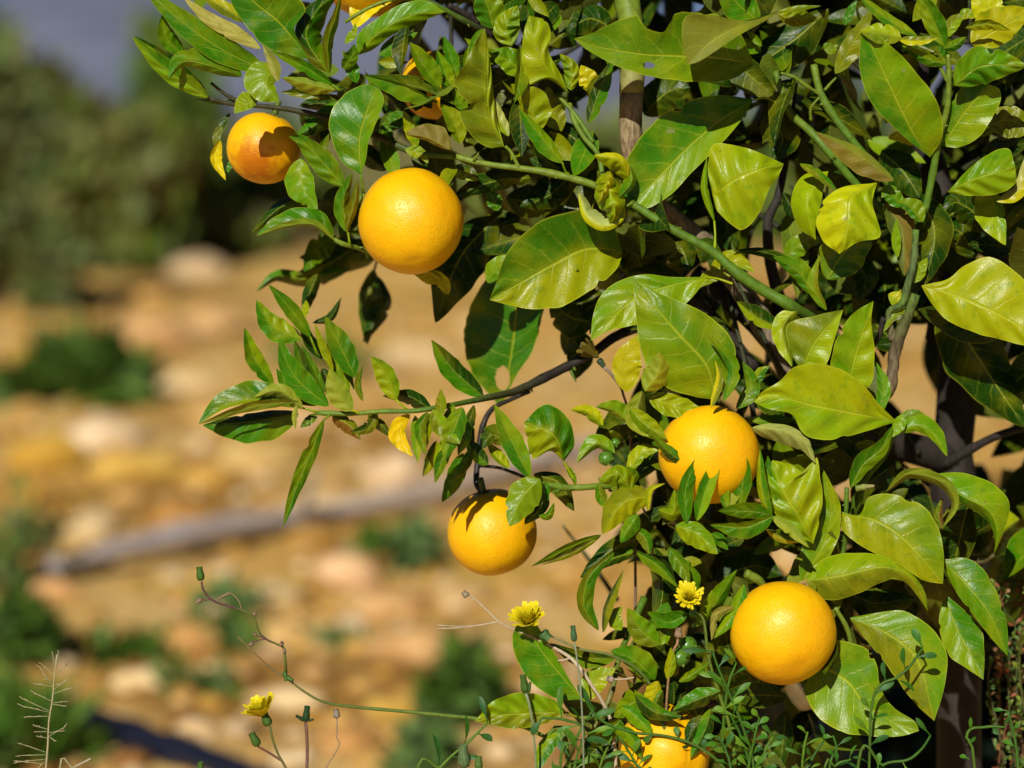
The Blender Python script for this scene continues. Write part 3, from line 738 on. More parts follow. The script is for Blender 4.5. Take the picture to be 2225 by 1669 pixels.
lf([(2058,140),(2015,128),(1958,98)], (14,12), (70,80), (-10,6), 'gx')
lf([(2058,142),(2045,120),(2035,100)], (20,20), (50,60), (0,-10), 'og')
lf([(2050,106),(2075,98),(2100,80)], (12,12), (80,80), (4,-10), 'xg')
lf([(1815,160),(1850,100),(1895,20)], (20,24), (-60,-20), (-6,6), 'oo')
lf([(1835,55),(1850,20),(1862,0)], (10,10), (-80,-80), (0,0), 'gg')
lf([(1790,95),(1805,108),(1822,98)], (14,10), (-90,-90), (0,0), 'gg')
lf([(2148,276),(2190,262),(2250,285)], (34,40), (-60,-40), (-6,6), 'oo')
lf([(2060,416),(2120,388),(2206,362)], c='mx', z=(10,50), e=(-26,-16), arc=20, cor=5,
   L=[(2060,416),(2100,372),(2140,340),(2190,322),(2206,362)], R=[(2060,418),(2110,426),(2170,420),(2206,398),(2206,362)])
lf([(2166,438),(2214,412),(2230,335)], (14,18), (10,10), (-8,10), 'pY')
lf([(2145,395),(2165,470),(2185,533)], (20,44), (-60,-30), (0,6), 'xy')
lf([(2003,622),(2070,640),(2130,665),(2200,700),(2290,760)], c='yy', z=(-20,50), e=(-6,-20), arc=20, cor=6,
   L=[(2003,620),(2060,606),(2098,575),(2150,560),(2205,590),(2260,650),(2290,760)],
   R=[(2003,624),(2030,668),(2068,702),(2130,726),(2205,746),(2250,755),(2290,760)])
lf([(1797,607),(1830,555),(1900,490)], (50,48), (-40,-20), (0,0), 'gg')
lf([(1700,566),(1745,525),(1792,522)], (20,24), (-90,-70), (0,0), 'mm')
lf([(1766,640),(1735,590),(1680,558)], (18,26), (-50,-30), (-10,6), 'gm')
lf([(1796,674),(1768,620),(1780,556)], (14,10), (-30,-20), (-8,6), 'mo')
lf([(1740,578),(1660,548),(1590,545)], (12,10), (-70,-60), (-20,-20), 'dd')
lf([(1543,592),(1590,570),(1640,592)], (26,10), (-80,-70), (4,0), 'yx')
lf([(1515,624),(1550,605),(1588,600)], (20,8), (-90,-80), (0,0), 'yx')
lf([(1450,510),(1480,540),(1500,590)], (30,40), (-150,-130), (-30,-30), 'dd')
lf([(1520,520),(1560,560),(1550,600)], (24,36), (-140,-130), (-20,-20), 'dd')
lf([(1691,712),(1645,690),(1601,655)], (16,24), (-20,0), (8,-20), 'yd')
lf([(1735,668),(1700,712),(1721,797)], (18,24), (0,20), (-16,-6), 'oy')
lf([(1742,806),(1770,745),(1832,673)], c='oy', z=(10,50), e=(-14,8),
   L=[(1742,806),(1716,760),(1711,706),(1770,686),(1832,673)], R=[(1742,806),(1790,800),(1812,740),(1832,673)])
lf([(1840,850),(1862,760),(1898,654)], c='xy', z=(0,50), e=(10,-8), cor=4,
   L=[(1840,850),(1806,800),(1822,730),(1855,680),(1898,654)], R=[(1840,850),(1890,838),(1900,760),(1893,700),(1898,654)])
lf([(1904,905),(1920,845),(1903,786)], (14,16), (-20,-20), (-10,0), 'gm')
lf([(1735,800),(1720,770),(1702,775)], (14,14), (-60,-60), (0,0), 'gg')
lf([(1600,888),(1632,840),(1614,785)], (14,20), (20,20), (-10,8), 'gg')
lf([(1572,872),(1592,800),(1538,728)], (12,16), (80,90), (-8,8), 'gm')
lf([(1545,886),(1563,820),(1554,782)], (8,10), (90,96), (0,0), 'Yo')
lf([(1640,840),(1650,810),(1672,795)], (10,14), (10,10), (0,0), 'yg')
lf([(1738,356),(1775,378),(1822,418)], (11,9), (50,60), (-8,8), 'go', cor=3)
lf([(1942,392),(1862,335),(1772,286)], (34,14), (30,60), (-8,-10), 'bo', under=True)
lf([(1800,372),(1755,435),(1773,522)], c='yy', z=(0,20), e=(-14,-40), arc=30, cor=3,
   L=[(1800,372),(1790,410),(1782,450),(1772,490),(1773,522)], R=[(1800,372),(1745,382),(1719,432),(1735,492),(1773,522)])
lf([(1905,398),(1848,430),(1842,490),(1824,552)], c='yY', z=(20,60), e=(-20,-34), arc=50, cor=7,
   L=[(1905,400),(1896,440),(1912,513),(1865,526),(1824,552)], R=[(1905,397),(1820,411),(1775,464),(1785,520),(1824,552)])
lf([(1922,440),(1960,500),(1965,600)], (30,26), (-50,-20), (-20,-20), 'bd', under=True)
lf([(1990,420),(2030,500),(2010,620)], (40,40), (-70,-60), (-30,-30), 'dd')
lf([(2005,482),(1975,448),(1950,440)], (14,24), (-10,0), (0,0), 'gx')
lf([(1960,450),(1930,415),(1915,430)], (20,18), (-20,-10), (0,0), 'gm')
lf([(1950,560),(1945,520),(1948,475)], (8,12), (-20,0), (0,0), 'xx')
lf([(1915,330),(1960,370),(2000,430)], (36,46), (-90,-60), (-20,-30), 'dd')
lf([(1930,300),(1955,300),(1985,318)], (14,8), (-70,-60), (0,0), 'YY')
lf([(2060,640),(2090,720),(2180,860),(2230,930)], (60,70), (-180,-160), (-50,-50), 'dd')
lf([(2160,500),(2080,440),(2040,470)], (36,40), (-150,-120), (-30,-30), 'dd')
lf([(1930,640),(1955,655),(1990,640)], (26,14), (-50,-50), (0,0), 'Yy')
lf([(1985,615),(1998,590),(2015,560)], (14,14), (-40,-40), (0,0), 'xx')
lf([(1920,720),(1940,690),(1990,660)], (6,8), (-30,-30), (0,0), 'xo')

# inner leaves, the shade painted into their dark green
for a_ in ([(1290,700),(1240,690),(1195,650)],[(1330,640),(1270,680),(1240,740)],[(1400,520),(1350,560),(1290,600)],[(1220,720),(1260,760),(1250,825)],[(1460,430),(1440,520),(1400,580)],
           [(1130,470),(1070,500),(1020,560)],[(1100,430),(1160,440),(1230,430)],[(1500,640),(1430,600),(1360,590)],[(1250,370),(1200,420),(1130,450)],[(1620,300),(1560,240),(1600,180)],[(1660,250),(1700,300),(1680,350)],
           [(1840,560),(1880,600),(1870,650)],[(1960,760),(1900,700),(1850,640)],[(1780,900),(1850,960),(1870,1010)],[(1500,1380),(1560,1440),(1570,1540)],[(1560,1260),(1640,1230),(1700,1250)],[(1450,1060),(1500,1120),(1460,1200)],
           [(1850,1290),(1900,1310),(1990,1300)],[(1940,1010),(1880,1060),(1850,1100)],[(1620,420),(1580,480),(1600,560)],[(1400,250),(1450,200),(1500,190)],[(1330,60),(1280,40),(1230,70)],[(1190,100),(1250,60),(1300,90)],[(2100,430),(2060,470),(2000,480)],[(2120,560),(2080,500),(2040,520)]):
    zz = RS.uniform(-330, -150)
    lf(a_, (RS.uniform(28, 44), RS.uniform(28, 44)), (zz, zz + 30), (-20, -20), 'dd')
# ---------- inner crown: denser, smaller, deeper leaves between the traced ones; unseen outer ones added for shade
GAPS = [(1660,520,55,90),(1600,690,38,40),(1650,770,40,40),(1310,770,60,60),(1230,850,70,50),(2190,620,60,50),(1990,730,60,45),(1980,850,50,60),(1340,1290,55,60),
        (1250,60,40,50),(960,60,50,45),(1230,1180,90,60),(1240,420,10,10),(1270,310,16,24),(1700,350,26,50),(1090,440,60,34),(1500,450,26,26),(1990,1000,50,60),(700,470,30,30),
        (2180,820,36,60),(2040,1000,60,70),(2160,960,60,60),(1640,1560,90,70),(1300,1500,60,40),(440,160,40,40),(1370,240,55,100),(800,10,85,50),(945,125,60,45)]
def in_gap(x, y):
    return any(((x-g[0])/g[2])**2 + ((y-g[1])/g[3])**2 < 1 for g in GAPS)
CROWN = [(700,-500),(470,-300),(380,-40),(560,150),(700,250),(700,480),(900,560),(1000,560),(1150,700),(1270,860),(1290,1000),(1320,1180),(1290,1420),(1240,1560),(1400,1600),(1600,1560),(1760,1520),(2000,1480),(2080,1250),(2140,1000),(2300,900),(2900,700),(3000,-200),(2600,-600)]
def in_poly(x, y, poly):
    c = False; j = len(poly) - 1
    for i in range(len(poly)):
        if (poly[i][1] > y) != (poly[j][1] > y) and x < (poly[j][0]-poly[i][0])*(y-poly[i][1])/(poly[j][1]-poly[i][1]) + poly[i][0]: c = not c
        j = i
    return c
FILL = MB()
pal = ['g', 'g', 'm', 'x', 'd', 'd', 'o', 'y']
def fill(n, xr, yr, zr, lr, dark, poly=CROWN, gaps=True, ns=12, nh=3):
    cnt = 0
    while cnt < n:
        x = RS.uniform(*xr); y = RS.uniform(*yr); z = RS.uniform(*zr)
        if poly and not in_poly(x, y, poly): continue
        ln = RS.uniform(*lr); wd = ln * RS.uniform(.17, .25)
        d = RS.normal(size=3); d[1] += .5; d /= np.linalg.norm(d)
        c = np.array([x, y, z]); e = c + d * ln; mid = (c + e) / 2
        if gaps and (in_gap(*mid[:2]) or in_gap(*c[:2]) or in_gap(*e[:2])): continue
        if poly and not in_poly(e[0], e[1], poly): continue
        nrm = RS.normal(size=3) * .7 + np.array([-.2, -.5, .8])
        col = np.array(C['d' if RS.rand() < dark else pal[RS.randint(len(pal))]]) * RS.uniform(.6, 1.05)  # 'dark' share of fillers takes the shade-darkened green
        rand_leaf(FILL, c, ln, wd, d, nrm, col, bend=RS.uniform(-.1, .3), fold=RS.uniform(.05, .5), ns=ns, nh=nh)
        cnt += 1
BACK = [(820,-500),(640,60),(760,260),(900,500),(1010,560),(1180,700),(1290,900),(1330,1180),(1330,1420),(1400,1580),(1700,1560),(2000,1500),(2200,1400),(2950,1400),(2950,-600)]
fill(210, (380, 2400), (-150, 1560), (-330, -90), (70, 200), .6)
fill(60, (1250, 1900), (950, 1560), (-160, 10), (60, 130), .2)
fill(50, (800, 1400), (-60, 380), (-140, -20), (60, 140), .2)
fill(430, (700, 2500), (-300, 1500), (-700, -280), (140, 250), .9, BACK)
fill(330, (800, 2700), (-300, 1500), (-1300, -700), (170, 280), .95, BACK, ns=9, nh=2)
fill(120, (2250, 3000), (-300, 1400), (-700, 100), (150, 250), .5, None, False, 9, 2)  # unseen leaves beyond the right edge, added to shade trunk and ground
fill(560, (900, 3200), (-2300, -130), (-1300, -120), (190, 300), .5, None, False, 8, 2)  # unseen crown overhead, built up to darken the interior and ground behind
fill(420, (700, 3400), (-4300, -2300), (-1500, -100), (300, 430), .5, None, False, 7, 2)  # unseen upper crown, oversized leaves raised to shade the ground
fill(230, (330, 1200), (-1000, -130), (-1100, -150), (180, 280), .5, None, False, 8, 2)  # unseen upper left crown, extended for the shade it casts
fill(60, (700, 2400), (-420, -110), (-500, 20), (150, 240), .3, None, False, 9, 2)

fill(70, (1250, 1800), (1480, 1800), (-650, -160), (110, 220), .6, None, False)
# ================================================================== the orange tree
root = P([(2070, 1500, -560)])[0]
TREE = empty('orange_tree', (root[0], root[1], 0.0))
tag(TREE, 'young orange tree with glossy green and yellowing leaves, the one tree in focus', 'tree')
# trunk: from the soil up to the fork
bk = (0.034, 0.025, 0.018); bk2 = (0.30, 0.23, 0.15); gt = (0.10, 0.20, 0.015); gt2 = (0.17, 0.25, 0.02)  # bk: bark darkened in place of crown shade
mb = MB()
base = [(root[0], root[1], -.05), (root[0] + .01, root[1], .15)]
up = P([(2085, 1300, -560), (2070, 1000, -540), (2085, 760, -500), (2060, 500, -460), (2000, 250, -450), (1990, 0, -460), (2010, -300, -470)])
tube(mb, base + [tuple(p) for p in up], [.024, .018, .014, .012, .010, .008, .006], np.array([bk, bk]), n=14, px=False, bump=.10)
mb.build('trunk', BARK, TREE)
def branch(pts, r, cols, name='branch', n=10, m=None, bump=.05, thorns=()):
    mb = MB(); tube(mb, pts, r, np.array(cols), n=n, bump=bump)
    if m is not None and len(pts) >= 4:
        ps = resample(np.array(pts, float), 40); rr_ = float(np.mean(r))
        for k_ in RS.choice(np.arange(3, 37), 4, replace=False):
            dv = RS.normal(size=3); dv /= np.linalg.norm(dv)
            tube(mb, [ps[k_], ps[k_] + dv * rr_ * 1.5, ps[k_] + dv * rr_ * 2.1], [rr_ * .55, rr_ * .45, rr_ * .15], np.array([cols[0]] * 2) * (1.1, .95, .9), n=6)
    for (a, b, rr) in thorns: tube(mb, [a, b], [rr, rr * .3], np.array([cols[0]]*2), n=6)
    return mb.build(name, m or BARK, TREE)
branch([(2070,1000,-530),(1800,900,-330),(1560,560,-230),(1400,420,-150),(1372,300,-80),(1372,200,-70)], [40,34,26,25,25,26], [bk,bk,bk2,bk2,(.42,.30,.16),(.45,.33,.18)], n=16, bump=.04)
branch([(1372,204,-70),(1374,150,-70),(1372,60,-80),(1350,-60,-120),(1340,-260,-90)], [27,28,24,20,14], [(.35,.30,.12),(.20,.27,.03),gt2,gt2,gt], m=TWIG, n=16)
branch([(2225,520,-300),(2150,585,-320),(2060,660,-380),(2040,740,-420)], [26,28,30,32], [bk,bk], n=12, bump=.15)
branch([(2240,925,-260),(2160,950,-300),(2050,1010,-400)], [9,10,12], [bk,bk])
branch([(1730,180,-300),(1715,300,-280),(1690,430,-260),(1668,480,-260),(1680,600,-290),(1740,760,-350),(1900,880,-400)], [4,7,10,13,16,18,20], [bk,bk])
branch([(1510,590,-300),(1620,690,-320),(1720,790,-340),(1900,860,-400)], [20,18,18,20], [bk,bk])
branch([(1500,640,-260),(1560,700,-280),(1640,800,-300)], [12,13,14], [bk,bk])
branch([(1990,640,-20),(1945,760,-60),(1932,850,-60),(1880,900,-150),(1850,960,-300)], [10,14,12,12,14], [gt,(.12,.09,.04),(.22,.16,.08),bk], n=12, bump=.25)
branch([(1990,500,-30),(1985,570,-24),(1972,620,-20),(1960,660,-20),(1932,678,-30),(1940,740,-60)], [7,8,8,8,7,9], [gt,(.10,.14,.04),gt,bk2], n=10)
branch([(1920,690,-60),(1905,740,-80),(1850,790,-160)], [6,6,8], [bk,bk])
# green twigs in front
branch([(989,340,-20),(1048,355,-14),(1130,366,-6),(1184,374,0),(1287,401,4),(1330,425,2),(1372,442,4),(1450,492,8),(1550,548,8),(1600,592,8),(1660,632,0),(1725,668,-6),(1800,720,-120),(1880,820,-250)],
       [6,6.5,7,7.5,8,8.5,9,10,10.5,13,12,12,14,16], [gt2,gt2,gt2,gt,gt,gt,gt,bk], m=TWIG, n=12, thorns=[((1200,378,0),(1210,388,10),3),((1030,350,-10),(1040,332,0),4),((1375,440,8),(1362,448,22),6)])
branch([(1127,364,-4),(1110,330,0),(1098,318,4)], [4.5,4,3], [gt2,gt2], m=TWIG)
branch([(1238,225,-60),(1246,258,-50),(1270,300,-30),(1300,336,-10),(1310,390,0)], [5,5.5,5.5,6,6], [gt2,gt], m=TWIG)
branch([(1210,205,-60),(1250,250,-50),(1290,310,-20)], [4,5,5], [gt2,gt], m=TWIG)
branch([(1684,155,-110),(1700,200,-112),(1716,245,-112),(1760,285,-110),(1800,330,-100),(1860,400,-110),(1930,470,-140)], [7,8,9,9,9,9,9], [gt,gt2,gt,gt,gt], m=TWIG, thorns=[((1725,245,-110),(1703,228,-100),4),((1702,195,-110),(1690,170,-100),3)])
branch([(1768,140,-90),(1782,200,-92),(1810,250,-94),(1868,325,-96),(1930,400,-110),(1975,470,-120)], [7,9,9,8,9,9], [gt2,gt,gt,gt], m=TWIG, thorns=[((1785,200,-92),(1765,195,-80),4)])
branch([(1782,206,-90),(1750,185,-80),(1726,168,-74),(1694,158,-70)], [3.5,4,4,3], [gt2,gt2], m=TWIG)
branch([(1762,262,-94),(1762,235,-80),(1780,212,-74)], [3.5,3,2.5], [gt2,gt2], m=TWIG)
branch([(1792,196,-90),(1806,180,-84),(1818,168,-80)], [3.5,3,2.5], [gt2,gt2], m=TWIG)
branch([(2060,115,60),(2062,180,50),(2058,235,40),(2040,300,20),(2030,360,0),(2010,460,-20)], [5,6,7,8,8,8], [gt2,gt2,gt,gt], m=TWIG)
branch([(2060,180,50),(2045,150,56),(2040,135,60)], [4,4,4], [gt2,gt2], m=TWIG)
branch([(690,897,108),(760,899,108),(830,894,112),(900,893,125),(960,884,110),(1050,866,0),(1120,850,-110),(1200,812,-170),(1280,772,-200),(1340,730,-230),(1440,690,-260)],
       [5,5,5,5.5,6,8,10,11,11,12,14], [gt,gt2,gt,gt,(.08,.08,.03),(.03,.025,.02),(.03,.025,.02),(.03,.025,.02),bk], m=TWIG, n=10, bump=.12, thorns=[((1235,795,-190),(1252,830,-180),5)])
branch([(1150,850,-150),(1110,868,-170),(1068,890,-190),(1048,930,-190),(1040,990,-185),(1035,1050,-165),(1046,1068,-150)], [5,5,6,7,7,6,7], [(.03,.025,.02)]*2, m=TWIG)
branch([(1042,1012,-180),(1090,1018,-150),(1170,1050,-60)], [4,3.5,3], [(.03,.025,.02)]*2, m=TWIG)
branch([(1168,1052,0),(1190,1053,-6),(1230,1060,-14),(1293,1057,-20),(1360,1050,-60),(1440,1000,-160)], [6,7,7,7,8,10], [gt,gt2,gt,gt], m=TWIG, thorns=[((1215,1066,-10),(1200,1070,0),5)])
branch([(790,420,-10),(788,480,-40),(800,560,-60)], [4,4,5], [gt2,gt2], m=TWIG)
branch([(725,520,0),(745,530,-4),(775,538,-20),(830,560,-80),(960,600,-200)], [5,5,5,6,8], [gt2,gt2,gt], m=TWIG)
branch([(450,212,-60),(500,226,-70),(560,230,-80),(640,240,-90),(760,270,-100),(900,330,-60),(989,340,-20)], [4,5,6,7,8,8,6], [(.05,.05,.02)]*3+[gt], m=TWIG)
branch([(458,180,-60),(490,205,-66),(540,232,-76)], [3,4,5], [(.05,.05,.02)]*2, m=TWIG)
branch([(750,48,-70),(804,16,-60),(860,-2,-60),(930,4,-70),(1000,40,-100),(1060,70,-130),(1140,120,-160)], [4,4,4,5,7,8,9], [gt2,gt2,gt,bk,bk], m=TWIG)
branch([(975,11,-80),(1010,30,-100),(1040,50,-120)], [6,7,8], [bk,bk])
branch([(1288,1560,0),(1262,1562,8),(1290,1580,-10),(1310,1550,0),(1330,1500,-10),(1345,1430,-60),(1400,1300,-150)], [5,5,6,6,6,7,9], [gt2,(.2,.18,.05),gt,gt], m=TWIG)
branch([(1620,1245,20),(1650,1262,10),(1660,1275,0)], [9,10,8], [gt2,gt2], m=TWIG)
branch([(1815,1320,-20),(1842,1370,-30),(1850,1420,-40),(1846,1460,-50)], [5,5,5,5], [gt2,gt2], m=TWIG)
branch([(1840,1060,-20),(1838,1120,-30),(1832,1200,-60),(1800,1290,-80)], [5,5,5,6], [gt,gt], m=TWIG)
branch([(1860,1062,-20),(1880,1058,-14),(1900,1056,-10)], [8,6,3], [gt2,(.3,.25,.1)], m=TWIG)
branch([(2160,1205,0),(2140,1220,-20),(2080,1225,-60),(1950,1260,-150)], [4,4,5,6], [(.10,.08,.03)]*2, m=TWIG)
branch([(1950,920,-30),(1920,990,-60),(1880,1040,-80),(1860,1100,-120),(1820,1200,-180),(1780,1300,-240)], [7,8,8,9,10,12], [gt,gt,bk], m=TWIG)
branch([(812,592,-500),(822,560,-495),(850,520,-480),(900,470,-450),(1000,430,-380)], [3,3,4,5,7], [bk,bk])
# inner fine twigs
mb = MB()
for _ in range(46):
    x = RS.uniform(950, 2250); y = RS.uniform(-60, 1350); 
    if not in_poly(x, y, CROWN): continue
    z = -RS.uniform(220, 700)
    a = np.array([x, y, z]); d = np.array([RS.uniform(-1, 1), -RS.uniform(.3, 1.2), RS.uniform(-.4, .8)]); L_ = RS.uniform(120, 340)
    b = a + d * L_ * .5 + RS.normal(size=3) * 18; c_ = a + d * L_
    tube(mb, [a, b, c_], [RS.uniform(5, 9), 5, 3], np.array([bk, (.06, .09, .02)]), n=6)
tag(mb.build('inner_twigs', BARK, TREE), kind='stuff')

# leaves: the hundred that show largest are parts, the rest one part
order = sorted(range(len(LEAVES)), key=lambda i: -LEAVES[i][0])
for i in order[:100]:
    LEAVES[i][1].build('leaf', LEAF, TREE)
for i in order[100:]:
    b = LEAVES[i][1]
    for v, u, t in zip(b.v, b.uv, b.t): FILL.v.append(v); FILL.uv.append(u); FILL.t.append(t)
    for f_ in b.f: FILL.f.append(f_ + FILL.n)
    FILL.n += b.n
tag(FILL.build('foliage', LEAF, TREE), kind='stuff')

# ================================================================== oranges
def orange(x, y, z, r, label, up=(0, 1, .2), squash=.95, blem=(0, 0, 9, .01, 0), seed=0, stem=None, lobes=0.0, ax=None):
    c = Vector(P([(x, y, z)])[0])
    o = empty('orange', c)
    tag(o, label, 'orange', 'ripe oranges hanging on the tree')
    R = r / PXM * (1 - z / PXM / D0)
    bm = bmesh.new(); bmesh.ops.create_icosphere(bm, subdivisions=6, radius=1)
    upv = Vector(RT) * up[0] + Vector(UP) * up[1] - Vector(FW) * up[2]; upv.normalize()
    q = Vector((0, 0, 1)).rotation_difference(upv)
    for v in bm.verts:
        p = v.co.copy()
        th = math.acos(max(-1, min(1, p.z)))
        k = 1 + .018 * noise.noise(p * 1.7 + Vector((seed, 0, 0))) + .004 * noise.noise(p * 6 + Vector((seed, 3, 0)))
        k -= .07 * math.exp(-(th / .26) ** 2) ; k -= .02 * math.exp(-((math.pi - th) / .2) ** 2)
        if lobes:
            ph = math.atan2(p.y, p.x)
            k += lobes * (abs(math.sin(ph * 2.5 + seed)) - .5) * math.sin(th) * (.4 + .6 * (1 + math.cos(th)) * .5) + lobes * .5 * noise.noise(p * 2.6 + Vector((seed, 0, 7)))
        p.z *= squash
        v.co = q @ (p * k * R)
    me = bpy.data.meshes.new('peel'); bm.to_mesh(me); bm.free()
    pe = bpy.data.objects.new('peel', me); COL.objects.link(pe); pe.parent = o
    me.polygons.foreach_set('use_smooth', [True] * len(me.polygons))
    b = Vector(RT) * blem[0] * R + Vector(UP) * blem[1] * R - Vector(FW) * blem[2] * R
    me.materials.append(peel_material('orange_peel_%d' % seed, (b.x, b.y, b.z, blem[3], blem[4])))
    # calyx: five-lobed disc and stub at the stem end
    mb = MB(); top = c + upv * R * squash * .925
    xa = upv.orthogonal().normalized(); ya = upv.cross(xa)
    pts = [np.array(top + upv * .002)]
    for i in range(20):
        a = i / 20 * 2 * math.pi; rr = R * (.13 + .045 * math.cos(5 * a))
        pts.append(np.array(top + (xa * math.cos(a) + ya * math.sin(a)) * rr + upv * (.0016)))
    for i in range(20):
        a = i / 20 * 2 * math.pi; rr = R * (.10 + .03 * math.cos(5 * a))
        pts.append(np.array(top + (xa * math.cos(a) + ya * math.sin(a)) * rr - upv * .002))
    fc = [(0, 1 + i, 1 + (i + 1) % 20) for i in range(20)]
    mb.tris(pts, fc, (.12, .14, .03))
    mb.f.append(np.array([(1 + i, 21 + i, 21 + (i + 1) % 20, 1 + (i + 1) % 20) for i in range(20)]) + (mb.n - len(pts)))
    tube(mb, [np.array(top - upv * .001), np.array(top + upv * .012)], [.0026, .0022], np.array([(.10, .15, .02)] * 2), n=8, px=False)
    mb.build('calyx', TWIG, o)
    if stem:
        mb = MB(); tube(mb, stem, [6, 5, 5], np.array([(.10, .16, .02)] * 2), n=8); mb.build('stem', TWIG, o)
    return o
orange(573, 322, -100, 81, 'smaller orange at the upper left with a rusty blemish and sharp leaf shadows', up=(.3, .9, .1), seed=1, blem=(-.15, -.52, .82, .026, .85), squash=.96)
orange(893, 481, -10, 114, 'large fully sunlit orange in the upper middle, hanging above the dark leaf', up=(-.1, .8, -.6), seed=2, squash=1.02)
orange(800, -62, -170, 104, 'mostly hidden orange cut off by the top edge, left of centre', up=(0,1,0), seed=8)
orange(950, 185, -290, 80, 'orange buried behind leaves near the top, only slivers of its skin showing', up=(.1,.9,.2), seed=9)
orange(1069, 1156, -150, 98, 'orange hanging alone on a bare dark stem, its top shaded by a leaf', up=(-.2, .95, .12), seed=3, squash=.96)
orange(1541, 988, 0, 110, 'orange partly hidden behind narrow dark green leaves, in the middle of the right side', up=(.1, .7, -.7), seed=4)
orange(1702, 1375, 20, 115, 'sunlit orange at the lower right, resting beside a broad pale-edged leaf', up=(-.2, .6, -.8), seed=5, blem=(.05, -.7, .7, .03, .25))
orange(1444, 1628, -30, 100, 'lumpy orange cut off at the bottom edge behind thin weed stems', up=(.25, .85, .35), seed=6, lobes=.07)

def fruitlet(x, y, z, r, label):
    c = Vector(P([(x, y, z)])[0]); R = r / PXM
    bm = bmesh.new(); bmesh.ops.create_icosphere(bm, subdivisions=4, radius=R)
    for v in bm.verts: v.co.z *= .92; v.co += v.co.normalized() * R * .04 * noise.noise(v.co / R * 2)
    me = bpy.data.meshes.new('peel'); bm.to_mesh(me); bm.free()
    o = empty('green_fruitlet', c); tag(o, label, 'unripe fruit', 'small unripe green fruits')
    pe = bpy.data.objects.new('peel', me); COL.objects.link(pe); pe.parent = o
    me.polygons.foreach_set('use_smooth', [True] * len(me.polygons)); me.materials.append(GREENP)
    mb = MB(); up3 = np.array(UP)
    for i in range(5):
        a = i / 5 * 2 * math.pi
        d = RT * math.cos(a) * .8 + UP * math.sin(a) * .8 - FW * .8
        cc = np.array(c) + d / np.linalg.norm(d) * R * .95; s_ = np.cross(d, FW); s_ /= np.linalg.norm(s_)
        mb.tris([cc - s_ * R * .18, cc + s_ * R * .18, cc + d * R * .35], [(0, 1, 2)], (.16, .25, .03))
    mb.build('calyx', TWIG, o)
GREENP, nt_ = mat('green_peel'); q_ = N(nt_)
tc_ = q_('ShaderNodeTexCoord'); nz_ = q_('ShaderNodeTexNoise', i_Scale=600.0, i_Vector=tc_.outputs['Object'])
pr_ = q_('ShaderNodeBsdfPrincipled', i_Base_Color=q_.mix(nz_.outputs[0], (.05, .14, .01), (.10, .24, .02)), i_Roughness=.3, i_Normal=q_('ShaderNodeBump', i_Strength=.3, i_Distance=.0005, i_Height=nz_.outputs[0]).outputs[0])
q_('ShaderNodeOutputMaterial', i_0=pr_.outputs[0])
fruitlet(1317, 996, 10, 17, 'tiny glossy green fruit left of the half-hidden orange')
fruitlet(1337, 962, -30, 11, 'tiniest green fruit, just above another one in black shade')
fruitlet(1478, 1428, 20, 22, 'round green fruit low down in the leaf tangle, lower of a pair')
fruitlet(1494, 1402, 0, 21, 'round green fruit low down in the leaf tangle, upper of a pair')

# ================================================================== wild flowers and weeds near the tree
stem_c = (.12, .17, .03); red_c = (.20, .09, .06)
def floret_head(mb, c, ax, r, nrow=3, n=16, col=(.88, .74, .01), open_=.9):
    ax = np.array(ax, float); ax /= np.linalg.norm(ax)
    for k in range(40):
        dd = RS.normal(size=3) * .35 + ax; dd /= np.linalg.norm(dd); sd_ = np.cross(dd, RS.normal(size=3)); sd_ /= np.linalg.norm(sd_)
        hh = r * RS.uniform(.3, .6); ww = r * .05; c0 = c + RS.normal(size=3) * r * .04
        mb.tris([c0 - sd_ * ww * .5, c0 + sd_ * ww * .5, c0 + dd * hh + sd_ * ww, c0 + dd * hh - sd_ * ww], [(0, 1, 2, 3)], col)
    xa = np.cross(ax, [.3, .2, .9]); xa /= np.linalg.norm(xa); ya = np.cross(ax, xa)
    for k in range(nrow):
        m = n - 3 * k
        for i in range(m):
            a = (i + .5 * k + RS.uniform(-.25, .25)) / m * 2 * np.pi
            lean = open_ * (1 - .28 * k) + RS.uniform(-.12, .12)
            rd = np.cos(a) * xa + np.sin(a) * ya
            d = rd * math.sin(lean) + ax * math.cos(lean)
            sd = np.cross(d, rd); sd = np.cross(ax, rd)
            L_ = r * (1 - .1 * k) * RS.uniform(.72, 1.1); w = r * RS.uniform(.07, .12)
            p0 = c + rd * r * .06
            pts = []
            for j, (f, ww) in enumerate(((0, .5), (.35, 1), (.7, 1.15), (.93, 1.1))):
                m_ = p0 + d * L_ * f - rd * 0 + ax * L_ * .12 * f * (1 - f)
                pts += [m_ - sd * w * ww, m_ + sd * w * ww]
            tip = p0 + d * L_
            pts += [tip - sd * w * .6, tip + sd * w * .6 + d * w * .2]
            fcs = [(0, 1, 3, 2), (2, 3, 5, 4), (4, 5, 7, 6), (6, 7, 9, 8)]
            mb.tris(pts, fcs, np.array(col) * RS.uniform(.9, 1.1))
def involucre(mb, c, ax, r, h, col=(.09, .20, .03)):
    ax = np.array(ax, float); ax /= np.linalg.norm(ax)
    xa = np.cross(ax, [.3, .2, .9]); xa /= np.linalg.norm(xa); ya = np.cross(ax, xa)
    g = []; n = 20
    for f, w in ((0, .25), (.05, .7), (.25, 1.0), (.5, .92), (.75, .72), (1.0, .80)):
        a = np.arange(n) / n * 2 * np.pi
        rr = r * w * (1 + .10 * np.cos(a * 8))
        g.append(c + ax * h * f + np.cos(a)[:, None] * xa * rr[:, None] + np.sin(a)[:, None] * ya * rr[:, None])
    g = np.array(g); t = np.tile(np.array(col), (len(g), n, 1)); t[:, ::2] *= .6
    mb.grid(g, np.full((len(g), n, 2), .25), t, closed=True)
def v3(x, y, z): return P([(x, y, z)])[0]
